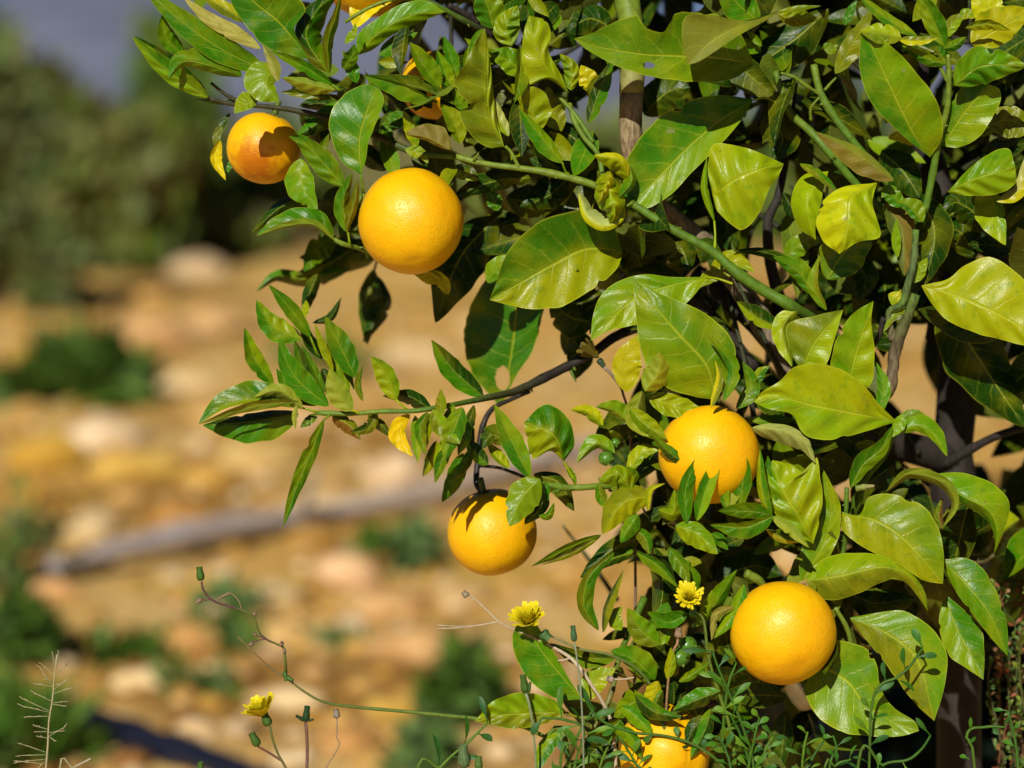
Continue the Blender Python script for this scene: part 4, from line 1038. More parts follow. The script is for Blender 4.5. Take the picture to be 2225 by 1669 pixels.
def cdir(x, y, z): return RT * x + UP * y - FW * z
def ground_pt(x, y, z, dx=0):
    p = v3(x, y, z); return np.array([p[0] + dx, p[1], 0.0])
def weed(name, label, cat, group=None):
    o = empty(name, (0, 0, 0)); tag(o, label, cat, group); return o
def stalk(parent, pts, r, cols, toground=False, name='stem', m=WEED, n=7, place=True):
    w = [tuple(p) for p in P(pts)]
    rr = list(np.atleast_1d(r) / PXM) if np.ndim(r) else [r / PXM] * len(w)
    if toground:
        g = w[-1]; w += [(g[0] + .01, g[1] + .01, .25), (g[0] + .02, g[1] + .02, 0.0)]; rr = list(rr) + [rr[-1] * 1.2, rr[-1] * 1.3]
    mb = MB(); tube(mb, w, rr, np.array(cols), n=n, px=False); return mb.build(name, m, parent)
def head(parent, x, y, z, ax, r, **k):
    mb = MB(); c = v3(x, y, z); floret_head(mb, c, cdir(*ax), r / PXM, **k); mb.build('flower_head', PETAL, parent, smooth=False)
def bud(parent, x, y, z, ax, r, h, col=(.09, .20, .03), name='bud', m=WEED):
    mb = MB(); a = cdir(*ax); involucre(mb, v3(x, y, z), a, r / PXM, h / PXM, col); return mb.build(name, m, parent)

W1 = weed('hawkbit', 'weed with a wide open yellow flower and a closed bud on reddish stems', 'wildflower', 'yellow wildflowers')
stalk(W1, [(587,1578,20),(592,1605,20),(605,1640,22),(625,1680,24),(640,1760,26)], [2.6,2.6,3,3.4,3.6], [stem_c, red_c, red_c], True)
stalk(W1, [(560,1622,30),(585,1636,26),(610,1652,22)], [2.4,2.4,2.6], [red_c, red_c], name='side_stem')
bud(W1, 584, 1577, 20, (-.35,.95,.1), 10, 30, name='involucre'); head(W1, 573, 1556, 20, (-.38,.9,.25), 50, open_=.85, n=28, nrow=6)
bud(W1, 561, 1621, 30, (-.45,.9,.1), 9, 32)
W2 = weed('hawkbit', 'leafless upright weed stalk topped by one dark closed bud, right of the open yellow flower', 'weed')
stalk(W2, [(664,1568,20),(667,1600,20),(668,1640,20),(668,1720,22)], [3.6,3.6,4,4], [red_c,(.22,.16,.08),stem_c], True)
bud(W2, 664, 1568, 20, (.12,.98,.1), 8, 34, col=(.03,.09,.03)); bud(W2, 662, 1566, 22, (-.8,.5,.2), 4, 22, col=(.04,.09,.03))
bud(W2, 668, 1566, 22, (.9,.2,.2), 3, 14, col=(.04,.09,.03))
W3 = weed('dry_seed_stalk', 'thin brown stalk with one round dry seed head, right of the upright bud', 'dry weed')
stalk(W3, [(732,1558,10),(733,1580,10),(731,1602,10),(738,1615,10),(726,1640,10),(706,1675,12),(690,1740,14)], [1.6,1.6,1.8,2.4,2.4,2.6,2.8], [(.35,.25,.14),(.30,.14,.07)], True, m=DRY)
bud(W3, 732, 1560, 10, (-.1,1,.1), 8, 18, col=(.35,.28,.22), name='seed_head', m=DRY)
W4 = weed('bud_stalk', 'closed green bud just showing at the bottom edge, left of the open yellow flower', 'weed')
stalk(W4, [(436,1682,20),(438,1740,20)], [2.6,3], [stem_c, stem_c], True); bud(W4, 436, 1682, 20, (0,1,.1), 8, 26)
# the long zigzag stalk
W5 = weed('zigzag_stalk', 'long wiry zigzag stalk with a green bud at its tip, before blurred dirt', 'weed')
pr5 = (.13,.05,.05)
stalk(W5, [(438,1264,30),(440,1278,30),(458,1302,30),(500,1318,30),(525,1326,30),(552,1340,30),(556,1352,30),(562,1372,30),(577,1388,30),(604,1401,30),(618,1411,30),(620,1435,30),(622,1462,28)],
      [2.2,2.2,2.6,2.6,2.8,2.8,2.4,2.4,2.4,2.4,2.2,2.4,3], [pr5,pr5,pr5,pr5,stem_c,stem_c,pr5,stem_c,stem_c])
stalk(W5, [(516,1383,26),(535,1402,26),(558,1424,26),(590,1454,26),(620,1472,28),(660,1502,28),(700,1524,28),(760,1535,26),(880,1546,22),(980,1556,16),(1035,1562,10),(1180,1600,0),(1240,1700,0)],
      [1.2,1.8,2.2,2.8,3.2,3.6,3.8,4,4,4,4,4.4,5], [(.3,.16,.08),stem_c,(.14,.22,.03),(.16,.26,.03),(.16,.26,.03)], True)
bud(W5, 437, 1262, 30, (-.12,1,.1), 8.5, 30)
stalk(W5, [(525,1326,30),(520,1308,32),(506,1292,34),(494,1288,34)], [1.2,1.2,1.2,1.4], [(.3,.2,.1)]*2, name='side_stem', m=DRY)
stalk(W5, [(458,1302,30),(447,1304,32),(438,1302,34)], [1.4,1.2,1.2], [pr5]*2, name='side_stem', m=DRY)
stalk(W5, [(577,1388,30),(560,1392,32),(549,1396,34)], [1.4,1.4,1.4], [pr5]*2, name='side_stem', m=DRY)
stalk(W5, [(577,1388,30),(566,1384,32),(556,1380,34)], [1.4,1.4,1.4], [pr5]*2, name='side_stem', m=DRY)
for (x, y, ax, r, h) in ((438,1302,(-.7,-.5,.2),5,14),(490,1292,(-.8,-.5,.1),3,20),(480,1298,(.8,.4,.1),3,22),(553,1338,(.1,1,.2),4,10),(549,1396,(-.5,-.6,.2),5,10),(557,1381,(-.6,.4,.2),4,9),(610,1403,(.3,.5,.3),5,10),(618,1411,(.1,-.6,.3),4,8)):
    bud(W5, x, y, 32, ax, r, h, col=(.30,.20,.12), name='dry_bud', m=DRY)
bud(W5, 622, 1470, 30, (.5,-.3,.2), 5, 18, name='leaf_node'); bud(W5, 618, 1458, 30, (.2,-.9,.2), 5, 22, name='leaf_node')
# dry grass stalk at the bottom left
W6 = weed('dry_grass_stalk', 'pale dry grass stalk with short side spikes, in the bottom left corner', 'dry grass')
dg = (.42,.36,.20); dg2 = (.30,.30,.14)
stalk(W6, [(124,1422,30),(118,1470,30),(114,1520,30),(106,1570,30),(104,1620,30),(99,1680,30),(96,1760,32)], [1.2,1.6,1.8,2,2.2,2.6,3], [dg,dg,dg2,(.2,.24,.08)], True, m=DRY)
mbs = MB()
for (x, y, dx, dy) in ((120,1450,-6,-30),(121,1450,6,-34),(119,1466,-30,-24),(119,1468,26,-26),(117,1480,-18,-4),(118,1490,16,-6),(116,1494,-30,-44),(115,1492,-38,-6),(115,1500,30,-22),(114,1508,36,-12),(112,1524,-40,-20),(112,1528,34,-4),(108,1545,-58,-26),(108,1548,-60,-14),(108,1556,-50,2),(110,1530,30,4),(105,1585,-30,-8),(106,1590,-26,0),(107,1592,30,-4),(106,1600,14,10),(104,1604,-24,-4),(100,1635,-52,-18),(100,1640,-56,2),(98,1650,-60,6),(97,1655,-16,16),(99,1660,-60,-6),(106,1600,34,-20)):
    a = np.array((x, y, 30.)); b = a + np.array((dx * .45, dy * .45, 4)); c2 = a + np.array((dx, dy, 6.))
    tube(mbs, [a, b, c2], [.7, .8, .6], np.array([dg2, dg]), n=5)
    for t_ in np.linspace(.35, 1, 4):
        p = a + (c2 - a) * t_; tube(mbs, [p, p + np.array((dx, dy, 0)) * .16 + RS.normal(size=3) * 1.5], [1.5, .4], np.array([(.40,.35,.20)] * 2), n=5)
mbs.build('spikelets', DRY, W6)
W6b = weed('dry_grass_stalk', 'short pale dry grass spike at the bottom edge beside the black pipe', 'dry grass')
stalk(W6b, [(198,1648,20),(180,1658,20),(160,1668,20),(130,1720,20)], [1.2,1.8,2,2.2], [dg,dg2], True, m=DRY)
bud(W6b, 160, 1668, 20, (.85,.45,.1), 3, 44, col=(.48,.42,.26), name='spike', m=DRY)
# yellow flowers among the leaves
W7 = weed('hawkbit', 'ragged yellow flower above the glossy leaf, beside a pale forked dead stalk', 'wildflower', 'yellow wildflowers')
head(W7, 1149, 1354, 70, (-.16,.8,.6), 46, open_=.9, n=28, nrow=8)
bud(W7, 1176, 1374, 66, (.6,-.5,.1), 12, 22, name='involucre', col=(.10,.22,.06))
stalk(W7, [(1192,1380,60),(1215,1390,60),(1260,1410,58),(1330,1425,54),(1400,1470,50),(1440,1560,46),(1450,1700,40)], [2.2,2.6,3,3,3.2,3.6,4], [(.3,.3,.12),stem_c,stem_c], True)
W8 = weed('hawkbit', 'bright yellow flower facing the camera, left of the lower right orange', 'wildflower', 'yellow wildflowers')
head(W8, 1497, 1300, 70, (-.1,.55,.85), 36, open_=1.15, n=20, nrow=6)
bud(W8, 1502, 1316, 55, (.3,-.9,.1), 8, 20, name='involucre', col=(.10,.22,.06))
stalk(W8, [(1505,1325,50),(1530,1350,50),(1538,1420,50),(1560,1500,50),(1590,1600,46),(1600,1720,40)], [2.6,3,3.4,3.8,4,4.4], [stem_c,gt2,gt2], True)
W9 = weed('hawkbit', 'dark olive flower head hanging above the dark bare branch in the centre', 'wildflower')
head(W9, 1298, 776, -60, (-.75,.55,.1), 46, open_=.45, n=13, nrow=2, col=(.16,.12,.01))
bud(W9, 1300, 780, -60, (.55,-.75,.1), 7, 20, name='involucre', col=(.05,.11,.05))
stalk(W9, [(1311,796,-60),(1325,810,-60),(1342,832,-70),(1352,850,-90),(1370,950,-150),(1380,1200,-200),(1380,1700,-200)], [3.2,3,3,3,3.4,3.8,4], [(.35,.28,.2),(.25,.15,.1),stem_c], True)
# pale dead forked stalk
W10 = weed('dead_forked_stalk', 'pale bare dead stalk that forks toward the left in front of the tan ground', 'dry weed')
pl = (.50,.40,.26)
stalk(W10, [(1012,1288,40),(1035,1305,40),(1060,1328,40),(1084,1351,40),(1112,1366,40),(1160,1385,36),(1199,1405,36),(1240,1430,36),(1268,1462,36),(1286,1490,30),(1308,1524,20),(1330,1580,10),(1340,1700,0)], [1.6,1.8,2,2.2,2.6,3,3.4,3.8,4,4,4,4,4], [pl,pl,pl,(.6,.5,.34),(.5,.4,.25),pl], True, m=DRY)
stalk(W10, [(950,1366,40),(1000,1364,40),(1045,1358,40),(1084,1351,40)], [1.4,1.6,1.8,2], [pl]*2, name='side_stem', m=DRY)
stalk(W10, [(950,1358,44),(1000,1361,42),(1040,1359,40)], [1,1,1.2], [pl]*2, name='side_stem', m=DRY)
stalk(W10, [(1212,1436,36),(1226,1434,36),(1240,1430,36)], [2,2.4,2.4], [pl]*2, name='side_stem', m=DRY)
bud(W10, 1016, 1296, 42, (-.6,.6,.2), 7, 14, col=(.40,.33,.22), name='seed_head', m=DRY)
stalk(W10, [(1328,1476,44),(1355,1476,40),(1378,1472,34)], [2.6,2,2], [pl]*2, name='side_stem', m=DRY)
bud(W10, 1332, 1478, 44, (-.8,.3,.3), 8, 14, col=(.45,.36,.26), name='seed_head', m=DRY)
W11 = weed('bud_stalk', 'narrow green bud on a pale stem, rising just above the tip of the corrugated leaf', 'weed')
stalk(W11, [(1142,1506,60),(1150,1530,60),(1160,1600,60),(1166,1720,60)], [3,2.4,2.4,3], [(.3,.34,.2),(.16,.24,.06),stem_c], True)
bud(W11, 1142, 1506, 60, (-.15,1,.1), 9, 40); bud(W11, 1148, 1506, 60, (.15,.9,.1), 4, 24)
W12 = weed('bud_stalk', 'blurred thin stem with a small green bud, right of the ragged yellow flower', 'weed')
stalk(W12, [(1248,1394,90),(1252,1420,90),(1262,1500,90),(1270,1720,90)], [2,2,2.4,2.8], [(.3,.34,.22),stem_c], True)
bud(W12, 1248, 1394, 90, (-.1,1,.1), 7, 34, col=(.08,.2,.08))
W13 = weed('bud_stalk', 'pair of pale green buds at the bottom edge below the corrugated leaf', 'weed')
stalk(W13, [(1010,1668,90),(1014,1720,90)], [3,3], [stem_c]*2, True); bud(W13, 1010, 1668, 90, (-.1,1,.1), 13, 48, col=(.16,.26,.10)); bud(W13, 1040, 1672, 90, (0,1,.1), 9, 28, col=(.13,.25,.05))
W14 = weed('seed_stalk', 'brown round seed head on a thin stalk, left of the round green fruits', 'dry weed')
stalk(W14, [(1474,1380,50),(1472,1398,50),(1462,1418,50),(1450,1500,46),(1445,1620,40),(1445,1720,40)], [3,2.6,2.6,2.6,2.6,3], [(.35,.2,.1),(.3,.14,.07),(.12,.05,.03)], True, m=DRY)
bud(W14, 1474, 1386, 50, (0,1,.2), 9, 20, col=(.36,.25,.15), name='seed_head', m=DRY)

# leafy green weeds: spoon-shaped leaves on thin stems
def spoon(mb, a, d, L_, w, col):
    a = np.array(a, float); d = np.array(d, float); d /= np.linalg.norm(d)
    nn = np.array([-.2, -.5, .8]) + RS.normal(size=3) * .35; nn -= (nn @ d) * d; nn /= np.linalg.norm(nn); sd = np.cross(d, nn)
    s = np.linspace(0, 1, 9); pr = .22 + .78 * np.sin(np.pi * np.clip((s - .3) / .75, 0, 1)) ** .8; pr[-1] = .15
    m = a + d * (L_ * s)[:, None] + nn * (.10 * L_ * np.sin(s * 3))[:, None]
    g = np.stack([m + sd * (w * pr)[:, None] + nn * (w * .25 * pr)[:, None], m, m - sd * (w * pr)[:, None] + nn * (w * .25 * pr)[:, None]], 1)
    W = P(g.reshape(-1, 3)).reshape(g.shape)
    mb.grid(W, np.full((9, 3, 2), .25), np.tile(np.array(col), (9, 3, 1)))
gw = [(.04,.15,.01), (.06,.18,.01), (.11,.23,.012), (.035,.13,.02)]
def leafy(label, stems, group='leafy weeds under the tree', nleaf=9, L_=(26, 46), w=(5, 8), name='leafy_weed', skip=0.):
    o = weed(name, label, 'weed', group)
    for i, st in enumerate(stems):
        stalk(o, st, [2.2] + [3] * (len(st) - 2) + [3.4], [gw[i % 4], (.12,.20,.03)], True)
        pts = resample(np.array([(p[0], p[1], p[2]) for p in st], float), 60)
        mb = MB()
        for k in range(nleaf):
            t_ = skip + (1 - skip) * (k + RS.uniform(-.3, .3)) / nleaf; p = pts[int(np.clip(t_, 0, .99) * 59)]
            side = 1 if k % 2 else -1
            tg_ = pts[min(int(np.clip(t_, 0, .95) * 59) + 2, 59)] - p; tg_ /= np.linalg.norm(tg_) + 1e-6
            pv = np.array([tg_[1], -tg_[0], 0]) * side
            d = pv * 1.0 - tg_ * RS.uniform(.3, 1.2) + np.array([0, 0, RS.uniform(-.4, .6)])
            spoon(mb, p, d, RS.uniform(*L_), RS.uniform(*w), np.array(gw[RS.randint(4)]) * RS.uniform(.8, 1.25))
        mb.build('leaves', WEED, o)
    return o
leafy('weed sprig with spoon-shaped leaves in front of the broad leaf right of the lower orange', [[(2005,1408,70),(1975,1450,66),(1948,1472,64),(1908,1494,60),(1893,1540,50),(1888,1620,40),(1888,1720,30)]], nleaf=12, L_=(34,54), w=(6,9), group=None)
leafy('tall leafy weed left of the lower right orange, with one long blade leaf', [[(1548,1415,60),(1560,1450,60),(1590,1520,55),(1620,1600,50),(1640,1720,40)],[(1600,1440,50),(1580,1500,50),(1570,1600,40),(1572,1720,40)]], nleaf=8, L_=(40,70))
leafy('dense leafy weed below the lower right orange', [[(1585,1550,50),(1610,1600,46),(1630,1670,40),(1640,1760,40)],[(1650,1560,60),(1640,1600,60),(1625,1680,50),(1620,1760,50)],[(1680,1600,40),(1660,1640,40),(1650,1720,40)],[(1560,1600,70),(1580,1640,70),(1590,1720,70)]], nleaf=11, L_=(22,44))
leafy('spindly weed with sparse leaves below the broad pale-edged leaf', [[(1810,1598,30),(1818,1630,30),(1800,1720,30)],[(1850,1650,40),(1815,1665,40),(1790,1720,40)],[(1755,1590,40),(1745,1640,40),(1740,1720,30)],[(1790,1610,20),(1760,1660,20),(1750,1720,20)]], nleaf=5, L_=(24,44), w=(3.5,6))
leafy('leafy weed across the front of the lumpy orange', [[(1260,1500,70),(1300,1560,70),(1370,1590,70),(1450,1600,70),(1520,1625,66),(1580,1680,60),(1600,1760,60)],[(1345,1600,80),(1380,1660,76),(1400,1740,70)],[(1330,1600,70),(1300,1680,70),(1290,1760,70)]], nleaf=8, L_=(24,46), skip=.25)
leafy('leafy weed at the bottom centre, left of the lumpy orange', [[(1180,1560,60),(1230,1565,60),(1270,1590,60),(1250,1660,50),(1240,1760,50)],[(1290,1540,60),(1250,1610,60),(1215,1720,50)],[(1060,1570,60),(1020,1610,60),(960,1665,60),(900,1760,60)]], nleaf=7, L_=(40,80), w=(6,10))
leafy('single curved weed blade at the bottom right below the broad leaf tip', [[(2022,1598,60),(2005,1625,56),(1975,1650,50),(1920,1662,40),(1860,1720,40)]], nleaf=3, L_=(30,56), w=(5,7), group=None)
leafy('leafy weed at the right edge of the bottom corner, with pale shoots', [[(2190,1545,-60),(2200,1580,-60),(2210,1640,-60),(2215,1760,-60)],[(2185,1580,-60),(2140,1580,-70),(2100,1600,-70),(2120,1700,-80)]], nleaf=5, L_=(20,36), w=(4,6))
# reddish shrub at the right edge
SH = weed('red_tipped_shrub', 'wiry shrub with reddish and yellow-green leaflets along the right edge', 'shrub')
rc = [(.32,.10,.04),(.30,.14,.05),(.16,.24,.04),(.20,.28,.03),(.10,.20,.04)]
for i in range(12):
    x = RS.uniform(2080, 2260); y = RS.uniform(1160, 1400) + max(0, 2120 - x) * 1.2; z = RS.uniform(-520, -180)
    st = [(x, y, z), (x + RS.uniform(-30, 30), y + 70, z), (x + RS.uniform(-35, 35), y + 150, z), (x + RS.uniform(-45, 45), y + 250, z - 20), (x + RS.uniform(-30, 30), 1760, z - 20)]
    if y > 1600: continue
    col = rc[RS.randint(5)]
    stalk(SH, st, [1.2, 1.8, 2.2, 2.6, 3], [np.array(col) * .6, (.10,.06,.03)], True, n=6)
    pts = resample(np.array(st, float), 80); mb = MB()
    for k in range(70):
        p = pts[int(RS.rand() ** 1.2 * 79)]
        spoon(mb, p, RS.normal(size=3) + np.array([0, -.5, .2]), RS.uniform(10, 26), RS.uniform(2.5, 5), np.array(rc[RS.randint(5)] if RS.rand() < .5 else col) * RS.uniform(.7, 1.3))
    mb.build('leaves', WEED, SH)
# ================================================================== ground, background
def terr(x, y):
    h = .05 * noise.noise(Vector((x * .35, y * .35, 0))) + .025 * noise.noise(Vector((x * 1.3, y * 1.3, 3)))
    h += .010 * noise.noise(Vector((x * 5, y * 5, 9)))
    if y > 26: h += .0 * (y - 26)
    return h
def ground_sheet():
    ys = np.concatenate([np.linspace(-6, 2, 20), np.linspace(2.1, 16, 170), np.geomspace(16.3, 3000, 60)])
    rows = []
    for y in ys:
        w = max(8.0, abs(y) * .62 + 3)
        if y > 16: w = y * .9
        if y > 200: w = y * 1.6
        xs = np.linspace(-w, w, 150)
        rows.append([(x, y, terr(x, y) if y < 60 else 0.0) for x in xs])
    g = np.array(rows)
    mb = MB(); mb.grid(g, np.zeros(g.shape[:2] + (2,)), np.full(g.shape, .4), flip=True)
    return mb.build('ground', GROUND)
def ground_material():
    m, nt = mat('dry_earth'); q = N(nt)
    tc = q('ShaderNodeTexCoord')
    n1 = q('ShaderNodeTexNoise', i_Scale=1.1, i_Detail=4.0, i_Vector=tc.outputs['Object'])
    n2 = q('ShaderNodeTexNoise', i_Scale=3.2, i_Detail=5.0, i_Roughness=.6, i_Vector=tc.outputs['Object'])
    n3 = q('ShaderNodeTexNoise', i_Scale=14.0, i_Detail=6.0, i_Vector=tc.outputs['Object'])
    n4 = q('ShaderNodeTexNoise', i_Scale=.9, i_Detail=3.0, i_W=2.0, noise_dimensions='4D', i_Vector=tc.outputs['Object'])
    c = q.mix(q.ramp(n1.outputs[0], .44, .56), (0.66, 0.38, 0.095), (0.72, 0.47, 0.17))
    c = q.mix(q.math('MULTIPLY', q.ramp(n2.outputs[0], .52, .66), .8), c, (0.68, 0.44, 0.05))
    c = q.mix(q.math('MULTIPLY', q.ramp(n4.outputs[0], .52, .62), .75), c, (0.26, 0.12, 0.022))
    c = q.mix(q.math('MULTIPLY', q.ramp(n3.outputs[0], .58, .70), .6), c, (0.20, 0.09, 0.02))
    c = q.mix(q.math('MULTIPLY', q.ramp(n3.outputs[0], .42, .30), .5), c, (0.74, 0.54, 0.30))
    sp = q('ShaderNodeSeparateXYZ', i_0=tc.outputs['Object'])
    far = q.ramp(sp.outputs[1], 13.0, 30.0)
    c = q.mix(far, c, q.mix(q.ramp(n1.outputs[0], .4, .6), (0.17, 0.17, 0.05), (0.30, 0.24, 0.09)))
    bu = q('ShaderNodeBump', i_Strength=.8, i_Distance=.03, i_Height=n3.outputs[0])
    pr = q('ShaderNodeBsdfPrincipled', i_Base_Color=c, i_Roughness=.95, i_Normal=bu.outputs[0])
    pr.inputs['Specular IOR Level'].default_value = .1
    q('ShaderNodeOutputMaterial', i_0=pr.outputs[0])
    return m
GROUND = ground_material()
gr = ground_sheet(); tag(gr, 'dry sandy slope with ochre and brown patches', 'ground', kind='structure')

def rock_mesh(mb, c, rx, ry, rz, tint, sub=3, seed=0, rough=.28):
    bm = bmesh.new(); bmesh.ops.create_icosphere(bm, subdivisions=sub, radius=1)
    vs = []
    for v in bm.verts:
        p = v.co; k = 1 + rough * noise.noise(p * 1.3 + Vector((seed, 0, 0))) + rough * .5 * noise.noise(p * 3 + Vector((seed, 5, 0)))
        vs.append((c[0] + p.x * rx * k, c[1] + p.y * ry * k, c[2] + p.z * rz * k))
    fc = [[v.index for v in f.verts] for f in bm.faces]; bm.free()
    mb.tris(vs, fc, np.minimum(np.array(tint) * (1.08, 1.03, .92), .85))
def rock(x, y, r, tint, label, group=None, ex=1.4, hz=.7, name='rock', seed=0):
    g = G(x, y + r * .6); s = (g - Vector(CAM)).length / F * r
    g.z = terr(g.x, g.y)
    mb = MB(); rock_mesh(mb, (g.x, g.y, g.z + s * hz * .45), s * ex, s, s * hz, tint, seed=seed)
    o = mb.build(name, ROCK); o['label'] = label; o['category'] = 'rock'
    if group: o['group'] = group
    return o
rk = [(760,1245,68,(0.76,0.51,0.30),'large rounded pale pinkish boulder below the log'),
 (225,935,60,(0.76,0.61,0.43),'whitish pink stone on the slope left of the leafy twig'),
 (390,1118,50,(0.48,0.26,0.07),'brown stone with a dark hollow beneath, above the log'),
 (110,975,70,(0.58,0.36,0.06),'ochre yellow flat rock near the left edge'),
 (845,1320,52,(0.65,0.42,0.20),'tan stone right below the pinkish boulder'),
 (1010,1300,46,(0.53,0.37,0.17),'dull tan stone under the lone hanging orange'),
 (200,1140,55,(0.67,0.53,0.32),'pale grey-tan stone touching the upper left end of the log'),
 (560,990,56,(0.65,0.48,0.20),'sandy stone left of the long hanging leaf'),
 (460,1030,50,(0.62,0.39,0.10),'ochre stone halfway up the slope above the log'),
 (860,1010,60,(0.69,0.53,0.36),'pinkish grey slab right of the long hanging leaf'),
 (590,1290,40,(0.63,0.51,0.30),'pale stone just left of the pinkish boulder'),
 (120,1300,36,(0.70,0.42,0.20),'orange tan stone below the left end of the log'),
 (420,1400,56,(0.62,0.37,0.14),'broad tan stone behind the zigzag stalk'),
 (230,1420,40,(0.55,0.31,0.07),'dark ochre stone behind the top of the dry grass'),
 (900,1420,60,(0.70,0.46,0.22),'smooth tan stone left of the ragged yellow flower'),
 (420,1590,40,(0.72,0.54,0.33),'pale stone low down left of the open yellow flower'),
 (760,1620,46,(0.58,0.34,0.13),'brown tan stone at the bottom, right of the seed stalk'),
 (320,720,60,(0.70,0.44,0.22),'orange tan outcrop below the green bushes'),
 (470,690,56,(0.62,0.41,0.20),'brown tan outcrop behind the tips of the leafy twig'),
 (150,620,40,(0.55,0.32,0.17),'small brown rock under the left bushes'),
 (900,760,60,(0.65,0.51,0.30),'pale rock between the large orange and the bare branch'),
 (1150,980,50,(0.67,0.53,0.32),'tan rock behind the curled leaves in the centre'),
 (430,575,46,(0.65,0.51,0.33),'far pale rock at the foot of the dark bush'),
 (60,1060,44,(0.48,0.28,0.06),'brown ochre rock at the left edge'),
 (1050,700,50,(0.62,0.48,0.26),'olive tan rock behind the central leaves'),
 (680,1170,40,(0.44,0.26,0.07),'brown stone wedged under the log'),
 (300,1180,34,(0.51,0.32,0.10),'small brown stone above the middle of the log')]
for i, (x, y, r, t, l) in enumerate(rk): rock(x, y, r, t, l, seed=i * 3.7, ex=1.5 if i % 3 else 1.15)
for i in range(46):
    x = RS.uniform(-40, 1350); y = RS.uniform(640, 1660)
    t = np.array([(.64,.42,.17),(.72,.54,.34),(.50,.31,.07),(.60,.38,.13)][RS.randint(4)]) * RS.uniform(.85, 1.1)
    rock(x, y, RS.uniform(14, 30), t, 'one of the small blurred tan stones strewn over the dirt slope', 'small stones strewn over the slope', name='stone', seed=100 + i * 2.1)
for i, (x, y, r, ex) in enumerate([(520,900,40,2.6),(300,1010,46,2.2),(700,1090,34,2.8),(640,1400,40,2.6),(880,1560,40,2.4),(330,1500,36,2.4),(180,1240,30,2.4),(640,860,34,2.4),(380,820,34,2.8),(980,900,40,2.4),(100,760,34,2.6),(620,1540,36,2.4)]):
    rock(x, y, r, [(.70,.48,.2),(.62,.42,.1),(.74,.58,.34)][i % 3], 'one of the long low ledges of tan rock stepping up the slope', 'low rock ledges on the slope', ex=ex, hz=.8, name='rock_ledge', seed=200 + i * 1.9)
# gravel
mb = MB()
for i in range(2600):
    y = 3.0 + 9 * RS.rand() ** 1.3; x = RS.uniform(-1, 1) * (y * .3 + .3); s = RS.uniform(.006, .030)
    t = np.array([(.64,.43,.19),(.74,.60,.40),(.45,.27,.06),(.56,.35,.11),(.26,.13,.04)][RS.randint(5)]) * RS.uniform(.8, 1.1)
    rock_mesh(mb, (x, y, terr(x, y) + s * .3), s * 1.3, s, s * .7, t, sub=1, seed=i, rough=.3)
tag(mb.build('gravel', ROCK), 'loose tan gravel and clods on the dirt', 'gravel', kind='stuff')

# weathered log
a = G(110, 1300); b2 = G(1300, 1005)
mb = MB()
pts = []
for t_ in np.linspace(0, 1, 9):
    p = a.lerp(b2, t_); p.z = terr(p.x, p.y) + .045 + .012 * math.sin(t_ * 9); pts.append((p.x, p.y, p.z))
tube(mb, pts, [.014,.026,.032,.026,.030,.033,.030,.028,.026], np.array([(.44,.40,.42),(.56,.48,.44),(.62,.50,.40),(.52,.45,.42)]), n=18, px=False, bump=.2)
lg = empty('fallen_log', pts[0]); tag(lg, 'grey weathered log lying slantwise across the stony slope', 'log')
mb.build('log_body', WOOD, lg)
mb = MB(); tube(mb, [pts[3], (pts[3][0]+.05, pts[3][1]-.1, pts[3][2]+.14)], [.02,.008], np.array([(.36,.30,.26)]*2), n=8, px=False); mb.build('branch_stub', WOOD, lg)

# black pipe
mb = MB(); pp = []
for x, y in ((-160,1560),(60,1574),(150,1590),(230,1622),(330,1658),(470,1700),(700,1790),(1000,1900)):
    g = G(x, y); pp.append((g.x, g.y, terr(g.x, g.y) + .02))
tube(mb, pp, .024, np.array([(.012,.014,.03)]*2), n=14, px=False)
tag(mb.build('irrigation_pipe', RUBBER), 'black plastic pipe curving over the soil in the bottom left corner', 'pipe')

